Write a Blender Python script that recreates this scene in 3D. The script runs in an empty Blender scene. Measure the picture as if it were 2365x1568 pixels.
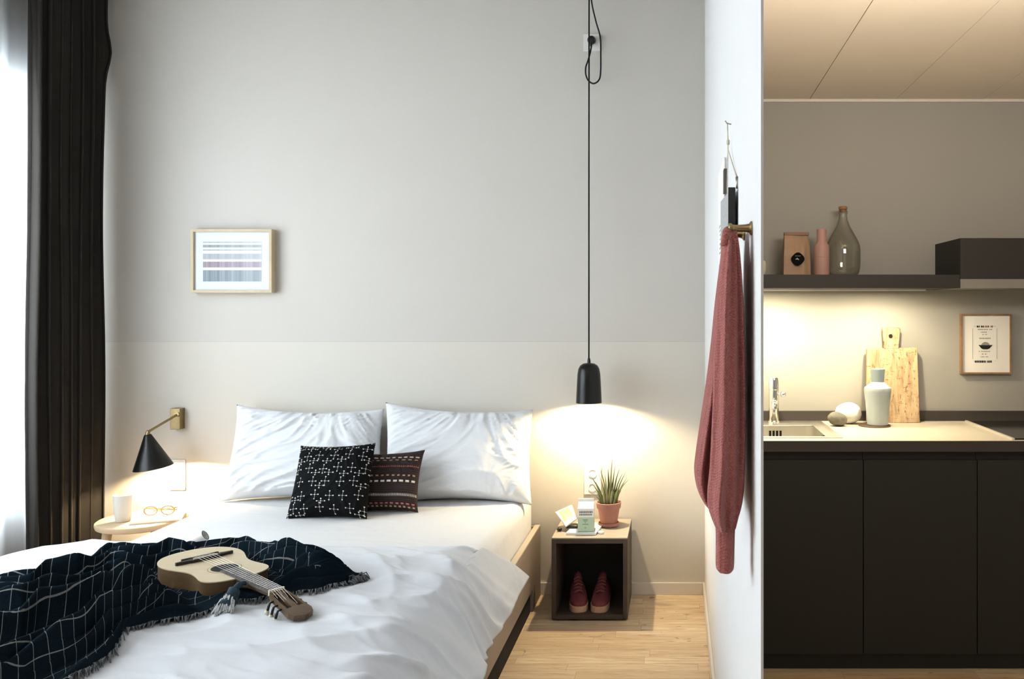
import bpy, bmesh, math, random
from mathutils import Vector, Matrix, noise

random.seed(7)
sc = bpy.context.scene
COL = sc.collection
PI = math.pi
F, CX, CY, H = 1920.0, 1560.0, 715.0, 1.42      # focal length and vanishing point of the photograph, eye height

def W(px, py, Y):
    return Vector(((px - CX) * Y / F, Y, H - (py - CY) * Y / F))
def WZ(px, py, Z):
    Y = (H - Z) * F / (py - CY)
    return Vector(((px - CX) * Y / F, Y, Z))
def lerp(a, b, t): return a + (b - a) * t
def sm(t):
    t = max(0.0, min(1.0, t)); return t * t * (3 - 2 * t)
def interp(pts, x):
    if x <= pts[0][0]: return pts[0][1]
    for (a, b), (c, d) in zip(pts, pts[1:]):
        if x <= c: return b + (d - b) * (x - a) / (c - a)
    return pts[-1][1]

# ------------------------------------------------------------------ materials
class G:
    def __init__(s, name):
        s.mat = bpy.data.materials.new(name); s.mat.use_nodes = True
        s.t = s.mat.node_tree; s.n = s.t.nodes; s.l = s.t.links
        s.b = s.n['Principled BSDF']; s.out = s.n['Material Output']
    def link(s, a, b): s.l.new(a, b)
    def put(s, inp, v):
        if isinstance(v, bpy.types.NodeSocket): s.l.new(v, inp)
        elif isinstance(v, (tuple, list)) and len(v) == 3 and len(inp.default_value) == 4: inp.default_value = (*v, 1)
        else: inp.default_value = v
    def m(s, op, a, b=0.0, c=0.0, clamp=False):
        n = s.n.new('ShaderNodeMath'); n.operation = op; n.use_clamp = clamp
        s.put(n.inputs[0], a); s.put(n.inputs[1], b); s.put(n.inputs[2], c)
        return n.outputs[0]
    def mix(s, f, a, b, mode='MIX'):
        n = s.n.new('ShaderNodeMix'); n.data_type = 'RGBA'; n.blend_type = mode
        s.put(n.inputs[0], f); s.put(n.inputs[6], a); s.put(n.inputs[7], b)
        return n.outputs[2]
    def coord(s, kind='Object'):
        return s.n.new('ShaderNodeTexCoord').outputs[kind]
    def geo(s): return s.n.new('ShaderNodeNewGeometry').outputs['Position']
    def map(s, v, scale=(1, 1, 1), loc=(0, 0, 0), rot=(0, 0, 0)):
        n = s.n.new('ShaderNodeMapping'); s.l.new(v, n.inputs[0])
        n.inputs[1].default_value = loc; n.inputs[2].default_value = rot; n.inputs[3].default_value = scale
        return n.outputs[0]
    def sep(s, v):
        n = s.n.new('ShaderNodeSeparateXYZ'); s.l.new(v, n.inputs[0]); return n.outputs
    def comb(s, x, y, z=0.0):
        n = s.n.new('ShaderNodeCombineXYZ')
        s.put(n.inputs[0], x); s.put(n.inputs[1], y); s.put(n.inputs[2], z); return n.outputs[0]
    def noise(s, v, scale=5, detail=3, rough=.5, dist=0, out='Fac'):
        n = s.n.new('ShaderNodeTexNoise'); s.l.new(v, n.inputs['Vector'])
        n.inputs['Scale'].default_value = scale; n.inputs['Detail'].default_value = detail
        n.inputs['Roughness'].default_value = rough; n.inputs['Distortion'].default_value = dist
        return n.outputs[out]
    def white(s, v):
        n = s.n.new('ShaderNodeTexWhiteNoise'); n.noise_dimensions = '2D'; s.l.new(v, n.inputs['Vector']); return n.outputs
    def ramp(s, f, stops, interp='LINEAR'):
        n = s.n.new('ShaderNodeValToRGB'); cr = n.color_ramp; cr.interpolation = interp
        while len(cr.elements) < len(stops): cr.elements.new(0.5)
        for e, (p, c) in zip(cr.elements, stops):
            e.position = p; e.color = (*c, 1)
        s.put(n.inputs[0], f); return n.outputs[0]
    def bump(s, h, strength=.2, dist=.01, base=None):
        n = s.n.new('ShaderNodeBump'); s.l.new(h, n.inputs['Height'])
        n.inputs['Strength'].default_value = strength; n.inputs['Distance'].default_value = dist
        if base is not None: s.l.new(base, n.inputs['Normal'])
        s.l.new(n.outputs[0], s.b.inputs['Normal']); return n.outputs[0]
    def set(s, **k):
        for key, v in k.items(): s.put(s.b.inputs[key.replace('_', ' ')], v)
        return s

def mat(name, col, rough=.5, metal=0.0, spec=.5, var=.06, vscale=6, bump=0, bscale=60, bdist=.002, **extra):
    g = G(name); v = g.coord()
    n = g.noise(v, vscale, 3)
    dark = tuple(c * (1 - var) for c in col); light = tuple(min(1, c * (1 + var)) for c in col)
    g.set(Base_Color=g.mix(n, dark, light), Roughness=rough, Metallic=metal)
    g.b.inputs['Specular IOR Level'].default_value = spec
    if bump: g.bump(g.noise(v, bscale, 2), bump, bdist)
    for k, val in extra.items(): g.put(g.b.inputs[k.replace('_', ' ')], val)
    return g.mat

def make_wall_back():
    g = G('two_tone_wall_paint'); p = g.geo(); z = g.sep(p)[2]
    low = g.m('LESS_THAN', z, 1.260)
    n = g.noise(p, 1.3, 2)
    up = g.mix(n, (.59, .56, .515), (.625, .595, .55)); dn = g.mix(n, (.635, .60, .54), (.67, .635, .575))
    line = g.m('LESS_THAN', g.m('ABSOLUTE', g.m('SUBTRACT', z, 1.260)), .0016)
    c = g.mix(low, up, dn); c = g.mix(g.m('MULTIPLY', line, .25), c, (.4, .37, .34))
    g.set(Base_Color=c, Roughness=.85)
    g.bump(g.noise(p, 160, 3), .12, .001); return g.mat
def make_floor():
    g = G('oak_plank_floor'); p = g.geo(); x, y, z = g.sep(p)
    w = .068; row = g.m('FLOOR', g.m('DIVIDE', y, w))
    rr = g.white(g.comb(row, 3.3))[0]
    xs = g.m('ADD', x, g.m('MULTIPLY', rr, 3.0))
    cell = g.m('FLOOR', g.m('DIVIDE', xs, .52))
    rnd = g.white(g.comb(row, cell))[0]
    grain = g.noise(g.map(g.comb(g.m('ADD', x, g.m('MULTIPLY', rnd, 7)), y, rnd), (2.2, 26, 1)), 1.6, 7, .7, 1.2)
    c = g.ramp(grain, [(.30, (.36, .235, .13)), (.42, (.62, .47, .30)), (.62, (.80, .665, .475))])
    c = g.mix(g.m('MULTIPLY', rnd, .40), c, (.50, .345, .20))
    kn = g.noise(g.map(p, (6, 16, 1)), 1.7, 3, .5, .5)
    knot = g.m('GREATER_THAN', kn, .69)
    c = g.mix(g.m('MULTIPLY', knot, .6), c, (.17, .08, .04))
    fy = g.m('FRACT', g.m('DIVIDE', y, w)); fx = g.m('FRACT', g.m('DIVIDE', xs, .52))
    gap = g.m('MAXIMUM', g.m('LESS_THAN', fy, .022), g.m('LESS_THAN', fx, .003))
    c = g.mix(g.m('MULTIPLY', gap, .55), c, (.2, .11, .06))
    g.set(Base_Color=c, Roughness=.42); g.bump(grain, .06, .002); return g.mat
def make_linen(name, col):
    g = G(name); v = g.coord(); n1 = g.noise(v, 9, 4, .55, .6); n2 = g.noise(g.map(v, (5, 16, 8), rot=(0, 0, .5)), 1, 4, .5, .8)
    g.set(Base_Color=g.mix(n1, tuple(c * .97 for c in col), col), Roughness=.9)
    g.b.inputs['Specular IOR Level'].default_value = .15
    g.b.inputs['Sheen Weight'].default_value = .15
    g.bump(g.m('ADD', g.m('MULTIPLY', n1, .5), n2), .35, .010); return g.mat
def make_sheer():
    g = G('sheer_white_voile'); v = g.coord()
    tr = g.n.new('ShaderNodeBsdfTransparent'); tl = g.n.new('ShaderNodeBsdfTranslucent'); df = g.n.new('ShaderNodeBsdfDiffuse')
    n = g.noise(g.map(v, (4, 60, .5)), 1, 2)
    g.put(tl.inputs[0], g.mix(n, (.86, .89, .92), (.93, .95, .96))); df.inputs[0].default_value = (.8, .79, .78, 1)
    m1 = g.n.new('ShaderNodeMixShader'); m1.inputs[0].default_value = .35; g.link(tl.outputs[0], m1.inputs[1]); g.link(df.outputs[0], m1.inputs[2])
    m2 = g.n.new('ShaderNodeMixShader'); m2.inputs[0].default_value = .72; g.link(tr.outputs[0], m2.inputs[1]); g.link(m1.outputs[0], m2.inputs[2])
    g.link(m2.outputs[0], g.out.inputs[0]); return g.mat
def make_pane():
    g = G('window_glass'); tr = g.n.new('ShaderNodeBsdfTransparent'); gl = g.n.new('ShaderNodeBsdfGlossy'); gl.inputs['Roughness'].default_value = .02
    n = g.noise(g.coord(), 2, 1); f = g.m('MULTIPLY_ADD', n, .02, .05)
    m = g.n.new('ShaderNodeMixShader'); g.put(m.inputs[0], f); g.link(tr.outputs[0], m.inputs[1]); g.link(gl.outputs[0], m.inputs[2])
    g.link(m.outputs[0], g.out.inputs[0]); return g.mat
def make_glass():
    g = G('grey_bottle_glass'); tr = g.n.new('ShaderNodeBsdfTransparent'); gl = g.n.new('ShaderNodeBsdfGlossy'); gl.inputs['Roughness'].default_value = .03
    lw = g.n.new('ShaderNodeLayerWeight'); lw.inputs[0].default_value = .35; fc = lw.outputs['Facing']
    n = g.noise(g.coord(), 14, 2)
    g.put(tr.inputs[0], g.mix(g.m('POWER', fc, 1.6), g.mix(n, (.935, .93, .91), (.955, .95, .93)), (.60, .59, .53)))
    f = g.m('MULTIPLY_ADD', g.m('POWER', fc, 3), .35, .045)
    m = g.n.new('ShaderNodeMixShader'); g.put(m.inputs[0], f); g.link(tr.outputs[0], m.inputs[1]); g.link(gl.outputs[0], m.inputs[2])
    g.link(m.outputs[0], g.out.inputs[0]); return g.mat
def make_emit(name, col, strength):
    g = G(name); n = g.noise(g.coord(), 3, 1)
    g.set(Base_Color=col, Emission_Color=g.mix(n, col, tuple(min(1, c * 1.03) for c in col)), Emission_Strength=strength); return g.mat
def make_blanket():
    g = G('navy_windowpane_weave'); uv = g.coord('UV'); u, v, _ = g.sep(uv)
    def line(c, sp, w):
        return g.m('LESS_THAN', g.m('ABSOLUTE', g.m('SUBTRACT', g.m('FRACT', g.m('DIVIDE', c, sp)), .5)), w)
    # u, v are metres of cloth, border left plain
    inb = g.m('MULTIPLY', g.m('LESS_THAN', u, 1.36), g.m('MULTIPLY', g.m('GREATER_THAN', v, .09), g.m('LESS_THAN', v, 1.10)))
    ln = g.m('MULTIPLY', g.m('MAXIMUM', line(u, .044, .022), line(v, .068, .016)), inb)
    wv = g.noise(g.map(uv, (260, 260, 1)), 1, 2)
    base = g.mix(wv, (.004, .0085, .0135), (.012, .023, .032))
    ln = g.m('MULTIPLY', ln, g.m('MULTIPLY_ADD', wv, .7, .3))
    g.set(Base_Color=g.mix(ln, base, (.34, .335, .32)), Roughness=1.0); g.b.inputs['Specular IOR Level'].default_value = .03
    g.bump(wv, .25, .002); return g.mat
def make_dots():
    g = G('black_cushion_print'); uv = g.coord('UV'); u, v, _ = g.sep(uv)
    out = None
    for (ou, ov, N, sx, sy, seed) in ((0, 0, 5.6, .25, .32, 1.0), (.45, .37, 5.6, .28, .17, 5.0)):
        pu = g.m('ADD', g.m('MULTIPLY', u, N), ou); pv = g.m('ADD', g.m('MULTIPLY', v, N), ov)
        pu = g.m('ADD', pu, g.m('MULTIPLY', g.m('FLOOR', pv), .37))
        cell = g.comb(g.m('ADD', g.m('FLOOR', pu), seed), g.m('FLOOR', pv))
        r = g.sep(g.white(cell)[1])
        x = g.m('SUBTRACT', g.m('FRACT', pu), g.m('MULTIPLY_ADD', r[0], .2, .4)); y = g.m('SUBTRACT', g.m('FRACT', pv), g.m('MULTIPLY_ADD', r[1], .2, .4))
        def dot(cx, cy, rad):
            return g.m('LESS_THAN', g.m('MAXIMUM', g.m('ABSOLUTE', g.m('SUBTRACT', x, cx)), g.m('ABSOLUTE', g.m('SUBTRACT', y, cy))), rad)
        ax = g.m('ABSOLUTE', x); ay = g.m('ABSOLUTE', y)
        ds = [dot(sx, 0, .042), dot(-sx, 0, .042), dot(0, sy, .042), dot(0, -sy, .042), dot(0, 0, .034)]
        th = g.m('MULTIPLY', g.m('MAXIMUM', g.m('MULTIPLY', g.m('LESS_THAN', ax, .012), g.m('LESS_THAN', ay, sy)), g.m('MULTIPLY', g.m('LESS_THAN', ay, .012), g.m('LESS_THAN', ax, sx))), .5)
        for d in ds: th = g.m('MAXIMUM', th, d)
        if seed > 2: th = g.m('MULTIPLY', th, g.m('GREATER_THAN', r[2], .55))
        out = th if out is None else g.m('MAXIMUM', out, th)
    n = g.noise(g.map(uv, (150, 150, 1)), 1, 2); g.b.inputs['Specular IOR Level'].default_value = .15
    g.set(Base_Color=g.mix(out, g.mix(n, (.004, .005, .006), (.011, .012, .013)), (.66, .65, .60)), Roughness=.9)
    g.bump(n, .2, .002); return g.mat
def make_stripes():
    g = G('brown_striped_weave'); uv = g.coord('UV'); u, v, _ = g.sep(uv)
    n = g.noise(g.map(uv, (120, 220, 1)), 1, 2)
    fine = g.m('MULTIPLY_ADD', g.m('SINE', g.m('MULTIPLY', v, 190)), .5, .5)
    c = g.mix(fine, (.022, .015, .015), (.065, .036, .034)); c = g.mix(g.m('MULTIPLY', n, .5), c, (.02, .016, .016))
    band = lambda a, w: g.m('LESS_THAN', g.m('ABSOLUTE', g.m('SUBTRACT', v, a)), w)
    dash = lambda f, k: g.m('LESS_THAN', g.m('FRACT', g.m('MULTIPLY', u, f)), k)
    for a, w, f, k, col in ((.86, .011, 13, .6, (.55, .50, .38)), (.81, .010, 12, .55, (.33, .22, .16)), (.70, .012, 40, .6, (.33, .10, .09)), (.55, .012, 14, .5, (.42, .26, .17)),
                            (.46, .016, 12, .62, (.72, .65, .55)), (.24, .020, 46, .7, (.36, .33, .29)), (.10, .013, 14, .55, (.50, .13, .13)), (.05, .012, 16, .5, (.44, .33, .18))):
        c = g.mix(g.m('MULTIPLY', band(a, w), dash(f, k)), c, col)
    g.set(Base_Color=c, Roughness=.95); g.bump(g.m('ADD', fine, n), .3, .003); return g.mat
def make_knit():
    g = G('dusty_rose_knit'); v = g.coord(); x, y, z = g.sep(v)
    rib = g.m('SINE', g.m('MULTIPLY', g.m('ADD', x, g.m('MULTIPLY', y, .8)), 900)); row = g.m('SINE', g.m('MULTIPLY', z, 1100))
    k = g.m('MULTIPLY', rib, row); n = g.noise(v, 300, 3, .7)
    c = g.mix(n, (.29, .08, .073), (.62, .24, .21)); c = g.mix(g.m('MULTIPLY', g.noise(v, 12, 3), .35), c, (.28, .078, .072))
    g.set(Base_Color=c, Roughness=.95); g.b.inputs['Sheen Weight'].default_value = .25; g.b.inputs['Specular IOR Level'].default_value = .1
    g.bump(g.m('ADD', g.m('ADD', g.m('MULTIPLY', k, .4), n), g.m('MULTIPLY', g.noise(g.map(v, (60, 60, 9)), 1, 3), 3)), .8, .004); return g.mat
def make_wood(name, a, b, sc_=(2, 30, 30), rough=.5, dist=1.0):
    g = G(name); v = g.coord(); n = g.noise(g.map(v, sc_), 1.5, 5, .6, dist)
    g.set(Base_Color=g.mix(n, a, b), Roughness=rough); g.bump(n, .08, .002); return g.mat
def make_board():
    g = G('scratched_board_wood'); v = g.coord(); n = g.noise(g.map(v, (26, 26, 4)), 1.5, 5, .65, .6)
    c = g.ramp(n, [(.3, (.26, .15, .08)), (.5, (.47, .335, .20)), (.7, (.56, .43, .28))])
    s1 = g.noise(g.map(v, (55, 1, 14), rot=(0, .75, 0)), 1.6, 4, .75); s2 = g.noise(g.map(v, (16, 1, 70), rot=(0, -.3, 0)), 1.6, 4, .75)
    msk = g.noise(v, 9, 2)
    s = g.m('MULTIPLY', g.m('MAXIMUM', g.m('GREATER_THAN', s1, .60), g.m('GREATER_THAN', s2, .61)), g.m('GREATER_THAN', msk, .44))
    g.set(Base_Color=g.mix(g.m('MULTIPLY', s, .75), c, (.10, .055, .03)), Roughness=.7); return g.mat
def make_print():
    g = G('banded_print'); uv = g.coord('UV'); u, v, _ = g.sep(uv)
    st = g.noise(g.comb(g.m('MULTIPLY', u, 13.0), .37), 1.0, 4, .7)
    st = g.m('MULTIPLY_ADD', st, 3.2, -1.05, clamp=True); fade = g.m('MULTIPLY_ADD', u, -.30, 1.0)
    inten = g.m('MULTIPLY', g.m('MULTIPLY_ADD', st, .40, .60), fade)
    wht = (.70, .72, .74)
    row = g.ramp(v, [(0, (.05, .10, .135)), (.28, wht), (.345, (.15, .075, .12)), (.49, wht), (.55, (.25, .27, .29)), (.69, wht), (.76, (.28, .33, .35)), (.80, wht), (.84, (.13, .17, .19)), (.91, wht), (.95, (.28, .31, .33)), (.985, wht)], 'CONSTANT')
    g.set(Base_Color=g.mix(inten, wht, row), Roughness=.4); return g.mat
def make_stone(name, a, b, s=20):
    g = G(name); v = g.coord(); n = g.noise(v, s, 5, .6)
    g.set(Base_Color=g.mix(n, a, b), Roughness=.7); g.bump(n, .25, .004); return g.mat

M = dict(
    wall=make_wall_back(), floor=make_floor(),
    white_wall=mat('white_wall_paint', (.72, .715, .705), .8, var=.02, bump=.08, bscale=150),
    left_wall=mat('left_wall_paint', (.80, .77, .73), .85, var=.03, bump=.08, bscale=150),
    kwall=mat('taupe_kitchen_wall_paint', (.39, .375, .345), .8, var=.04, vscale=2, bump=.06, bscale=150),
    ceil=mat('ceiling_paint', (.50, .48, .46), .9, var=.02), kceil=mat('ceiling_panel', (.78, .69, .58), .6, var=.02), seam=mat('seam_shadow', (.05, .045, .04), .9),
    skirt=mat('skirting_paint', (.72, .68, .63), .5, var=.02), dark_trim=mat('trim_paint', (.45, .42, .38), .6),
    sheet=make_linen('white_fitted_sheet', (.68, .68, .68)), duvet=make_linen('white_duvet_cotton', (.64, .65, .672)), pillow=make_linen('white_pillow_cotton', (.71, .72, .735)),
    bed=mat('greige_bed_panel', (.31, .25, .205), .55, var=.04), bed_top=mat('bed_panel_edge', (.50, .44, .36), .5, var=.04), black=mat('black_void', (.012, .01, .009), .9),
    blanket=make_blanket(), dots=make_dots(), stripes=make_stripes(), knit=make_knit(),
    fringe=mat('blanket_fringe_yarn', (.16, .17, .18), .95, var=.95, vscale=60), tassel=mat('tassel_yarn', (.03, .055, .075), .95, var=.5, vscale=80), tassel_tip=mat('tassel_tip_yarn', (.55, .56, .55), .95, var=.6, vscale=160),
    curtain=mat('charcoal_curtain_cloth', (.042, .038, .034), .95, var=.12, bump=.15, bscale=300, spec=.1), sheer=make_sheer(), pane=make_pane(), frame_white=mat('window_frame_paint', (.35, .37, .39), .5),
    gtop=make_wood('spruce_top', (.52, .42, .27), (.64, .54, .38), (3, 60, 3), .35, .5), gside=make_wood('mahogany_side', (.085, .050, .025), (.20, .125, .062), (4, 4, 40), .35), gneck=make_wood('guitar_neck_wood', (.075, .047, .026), (.17, .11, .065), (4, 40, 40), .4),
    fret=mat('worn_fretboard', (.135, .125, .12), .8, spec=.2, var=.75, vscale=160), ebony=mat('ebony_bridge', (.02, .016, .013), .45), ivory=mat('cream_button', (.72, .66, .52), .3), steel=mat('string_metal', (.42, .40, .37), .45, 1.0), rosette=mat('rosette_inlay', (.30, .22, .12), .5, var=.5, vscale=150),
    lamp_black=mat('black_lamp_lacquer', (.008, .0075, .007), .3, spec=.4), lamp_in=mat('lamp_inner_white', (.8, .78, .72), .5), brass=mat('aged_brass', (.33, .245, .125), .36, 1.0, var=.2, vscale=40), cord=mat('black_cord', (.012, .012, .012), .8, bump=.3, bscale=400),
    warm=make_emit('lit_bulb', (1, .78, .5), 6.0), plastic=mat('white_plastic', (.80, .79, .76), .35, var=.02),
    light_wood=make_wood('pale_frame_wood', (.50, .40, .26), (.62, .52, .36), (20, 20, 3)), stool=make_wood('pale_stool_wood', (.52, .38, .24), (.66, .52, .36), (3, 30, 30)), mat_white=mat('mount_board', (.70, .715, .73), .7, var=.01), print=make_print(),
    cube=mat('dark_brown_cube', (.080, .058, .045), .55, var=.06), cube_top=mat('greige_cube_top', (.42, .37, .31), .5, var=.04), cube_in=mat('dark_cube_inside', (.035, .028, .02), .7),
    terracotta=mat('terracotta', (.47, .235, .19), .8, var=.14, vscale=12, bump=.1, bscale=80), soil=mat('potting_soil', (.03, .022, .014), 1, var=.5, vscale=60, bump=.6, bscale=90),
    leaf=mat('succulent_leaf', (.115, .135, .045), .5, var=.5, vscale=35), leaf_pale=mat('pale_leaf', (.30, .29, .15), .5, var=.4, vscale=35),
    sole=mat('shoe_rubber', (.56, .36, .25), .6), canvas=mat('burgundy_canvas', (.20, .045, .055), .85, var=.15, vscale=50, bump=.2, bscale=300), lace=mat('burgundy_lace', (.30, .10, .09), .9), shoe_in=mat('shoe_lining', (.05, .012, .016), .95),
    paper=mat('white_paper', (.82, .80, .76), .7, var=.02), mint=mat('mint_print', (.50, .62, .47), .5, var=.03), grey_ink=mat('grey_ink', (.22, .22, .21), .6), green_ink=mat('green_ink', (.16, .30, .17), .6), yellow=mat('pale_yellow_wrap', (.62, .55, .30), .4, var=.25, vscale=40), black_pl=mat('black_plastic', (.014, .013, .013), .3), choc=mat('dark_sweet', (.035, .015, .01), .4),
    ceramic=mat('speckled_white_ceramic', (.66, .64, .60), .4, var=.04), vase=mat('pale_blue_ceramic', (.38, .43, .44), .35, var=.06, vscale=25), vase_lid=mat('blue_grey_ceramic', (.26, .31, .325), .4, var=.05),
    tortoise=mat('amber_spectacle_frame', (.40, .20, .06), .3, var=.4, vscale=60), lens=mat('spectacle_lens', (.85, .85, .83), .1),
    felt=mat('grey_felt', (.40, .395, .39), .95, var=.4, vscale=110), twine=mat('pale_twine', (.58, .53, .44), .9, var=.3, vscale=80), dark_wood=mat('dark_hanging_bar', (.11, .10, .09), .6, var=.2),
    cabinet=mat('anthracite_laminate', (.021, .0215, .019), .55, var=.08, vscale=3), cab_gap=mat('dark_recess', (.012, .011, .010), .8), worktop=mat('greige_worktop', (.52, .47, .39), .45, var=.03), work_edge=mat('worktop_edge', (.060, .051, .045), .5), shelf=mat('dark_brown_shelf', (.026, .023, .020), .6, var=.05), hood_strip=mat('hood_metal', (.34, .31, .27), .35, .6),
    inox=mat('brushed_steel', (.80, .77, .71), .34, 1.0, var=.06), chrome=mat('chrome', (.80, .79, .77), .07, 1.0), hob=mat('black_glass', (.012, .012, .012), .12), hob_edge=mat('hob_trim', (.70, .66, .58), .3, .4),
    kraft=make_wood('kraft_paper', (.33, .21, .135), (.44, .30, .20), (6, 6, 14), .6), kraft_dark=mat('kraft_fold', (.25, .14, .09), .6), sticker=mat('black_sticker', (.008, .008, .007), .8, spec=.1), cream_ink=mat('cream_ink', (.55, .52, .40), .5),
    pink=mat('dusty_pink_plastic', (.42, .255, .22), .6, var=.03), glass=make_glass(), cork=mat('cork', (.33, .18, .08), .9, var=.4, vscale=60), cream_glaze=mat('cream_glaze', (.66, .63, .50), .3),
    board=make_board(), board_edge=make_wood('board_edge', (.22, .12, .06), (.42, .27, .15), (20, 20, 4)), stone_white=make_stone('white_stone', (.70, .68, .60), (.80, .78, .72)), stone_dark=make_stone('dark_stone', (.06, .055, .045), (.28, .26, .21), 26), disc=mat('brown_disc', (.12, .08, .055), .7),
    old_wood=make_wood('weathered_frame', (.12, .07, .035), (.42, .27, .15), (14, 14, 14), .7), ink=mat('black_ink', (.015, .015, .015), .6), pale_ink=mat('faded_ink', (.30, .30, .28), .7), red_ink=mat('brown_ink', (.25, .12, .10), .7), strip_lamp=make_emit('lit_strip', (1, .88, .66), 4.0),
)

# ------------------------------------------------------------------ mesh helpers
def bx(bm, x0, x1, y0, y1, z0, z1, skew=None):
    vs = [bm.verts.new((x, y, z)) for z in (z0, z1) for y in (y0, y1) for x in (x0, x1)]
    for f in ((0, 2, 3, 1), (4, 5, 7, 6), (0, 1, 5, 4), (2, 6, 7, 3), (0, 4, 6, 2), (1, 3, 7, 5)):
        bm.faces.new([vs[i] for i in f])
    return vs
def box(*a):
    bm = bmesh.new(); bx(bm, *a); return bm
def hexa(bm, pts):       # 8 points: bottom ring 4, top ring 4
    vs = [bm.verts.new(p) for p in pts]
    for f in ((3, 2, 1, 0), (4, 5, 6, 7), (0, 1, 5, 4), (1, 2, 6, 5), (2, 3, 7, 6), (3, 0, 4, 7)):
        bm.faces.new([vs[i] for i in f])
def frame_basis(d):
    d = d.normalized(); u = Vector((0, 0, 1)) if abs(d.z) < .9 else Vector((1, 0, 0))
    a = d.cross(u).normalized(); return a, a.cross(d).normalized()
def tube(bm, pts, r, seg=8, cap=True):
    pts = [Vector(p) for p in pts]; n = len(pts); rs = r if isinstance(r, (list, tuple)) else [r] * n
    a = None; rings = []
    for i, p in enumerate(pts):
        d = (pts[min(i + 1, n - 1)] - pts[max(i - 1, 0)])
        if d.length < 1e-9: d = Vector((0, 0, 1))
        d.normalize()
        if a is None: a, b = frame_basis(d)
        else:
            a = (a - d * a.dot(d)).normalized(); b = a.cross(d).normalized()
        rings.append([bm.verts.new(p + (a * math.cos(2 * PI * k / seg) + b * math.sin(2 * PI * k / seg)) * rs[i]) for k in range(seg)])
    for r0, r1 in zip(rings, rings[1:]):
        for k in range(seg): bm.faces.new((r0[k], r0[(k + 1) % seg], r1[(k + 1) % seg], r1[k]))
    if cap: bm.faces.new(rings[0][::-1]); bm.faces.new(rings[-1])
def smooth_path(pts, n=8):
    pts = [Vector(p) for p in pts]; out = []
    P = [pts[0] * 2 - pts[1]] + pts + [pts[-1] * 2 - pts[-2]]
    for i in range(1, len(P) - 2):
        p0, p1, p2, p3 = P[i - 1:i + 3]
        for k in range(n):
            t = k / n
            out.append(.5 * ((2 * p1) + (p2 - p0) * t + (2 * p0 - 5 * p1 + 4 * p2 - p3) * t * t + (3 * p1 - p0 - 3 * p2 + p3) * t ** 3))
    out.append(pts[-1]); return out
def lathe(bm, prof, c=(0, 0, 0), seg=40, mtx=None, cap0=True, cap1=True, wob=None):
    c = Vector(c); rings = []
    for i, (r, z) in enumerate(prof):
        ring = []
        for k in range(seg):
            a = 2 * PI * k / seg; rr = r * (1 + (wob(a, z) if wob else 0))
            p = Vector((rr * math.cos(a), rr * math.sin(a), z))
            if mtx: p = mtx @ p
            ring.append(bm.verts.new(c + p))
        rings.append(ring)
    for r0, r1 in zip(rings, rings[1:]):
        for k in range(seg): bm.faces.new((r0[k], r0[(k + 1) % seg], r1[(k + 1) % seg], r1[k]))
    if cap0: bm.faces.new(rings[0][::-1])
    if cap1: bm.faces.new(rings[-1])
def loft(bm, rings, closed=True, cap=True):
    R = [[bm.verts.new(p) for p in r] for r in rings]; n = len(R[0])
    for r0, r1 in zip(R, R[1:]):
        for k in range(n if closed else n - 1): bm.faces.new((r0[k], r0[(k + 1) % n], r1[(k + 1) % n], r1[k]))
    if cap and closed: bm.faces.new(R[0][::-1]); bm.faces.new(R[-1])
def grid(bm, fn, nu, nv, uvfn=None):
    V = [[bm.verts.new(fn(i / nu, j / nv)) for j in range(nv + 1)] for i in range(nu + 1)]
    lay = bm.loops.layers.uv.verify() if uvfn else None
    for i in range(nu):
        for j in range(nv):
            f = bm.faces.new((V[i][j], V[i + 1][j], V[i + 1][j + 1], V[i][j + 1]))
            if lay:
                for lp, (a, b) in zip(f.loops, ((i, j), (i + 1, j), (i + 1, j + 1), (i, j + 1))): lp[lay].uv = uvfn(a / nu, b / nv)
    return V
def disc_prism(bm, outline, z0, z1, mtx=None):
    T = (lambda p: mtx @ Vector(p)) if mtx else Vector
    a = [bm.verts.new(T((x, y, z0))) for x, y in outline]; b = [bm.verts.new(T((x, y, z1))) for x, y in outline]
    n = len(a)
    for k in range(n): bm.faces.new((a[k], a[(k + 1) % n], b[(k + 1) % n], b[k]))
    bm.faces.new(a[::-1]); bm.faces.new(b)

ROOT = {}
def obj(name, bm, m, parent=None, smooth=False, bevel=0, solid=0, sub=0, origin=None, angle=None):
    base = Vector(origin) if origin is not None else (ROOT[parent.name] if parent else Vector((0, 0, 0)))
    bmesh.ops.recalc_face_normals(bm, faces=bm.faces)
    bmesh.ops.translate(bm, verts=bm.verts, vec=-base)
    me = bpy.data.meshes.new(name); bm.to_mesh(me); bm.free()
    if smooth:
        for p in me.polygons: p.use_smooth = True
        if angle: me.set_sharp_from_angle(angle=angle)
    me.materials.append(M[m] if isinstance(m, str) else m)
    o = bpy.data.objects.new(name, me); COL.objects.link(o)
    if parent: o.parent = parent; ROOT[o.name] = ROOT[parent.name]
    else: o.location = base; ROOT[o.name] = base
    if solid:
        md = o.modifiers.new('solid', 'SOLIDIFY'); md.thickness = solid; md.offset = 0
    if bevel:
        md = o.modifiers.new('bevel', 'BEVEL'); md.width = bevel; md.segments = 3; md.limit_method = 'ANGLE'; md.angle_limit = .6
        if not smooth:
            for p in me.polygons: p.use_smooth = True
            me.set_sharp_from_angle(angle=.6)
    if sub:
        md = o.modifiers.new('sub', 'SUBSURF'); md.levels = sub; md.render_levels = sub
    return o
def tag(o, label, cat, group=None):
    o['label'] = label; o['category'] = cat
    if group: o['group'] = group
    return o
def thing(name, label, cat, loc, group=None):
    o = bpy.data.objects.new(name, None); COL.objects.link(o); o.location = loc; o.empty_display_size = .05
    ROOT[o.name] = Vector(loc); return tag(o, label, cat, group)
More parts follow.
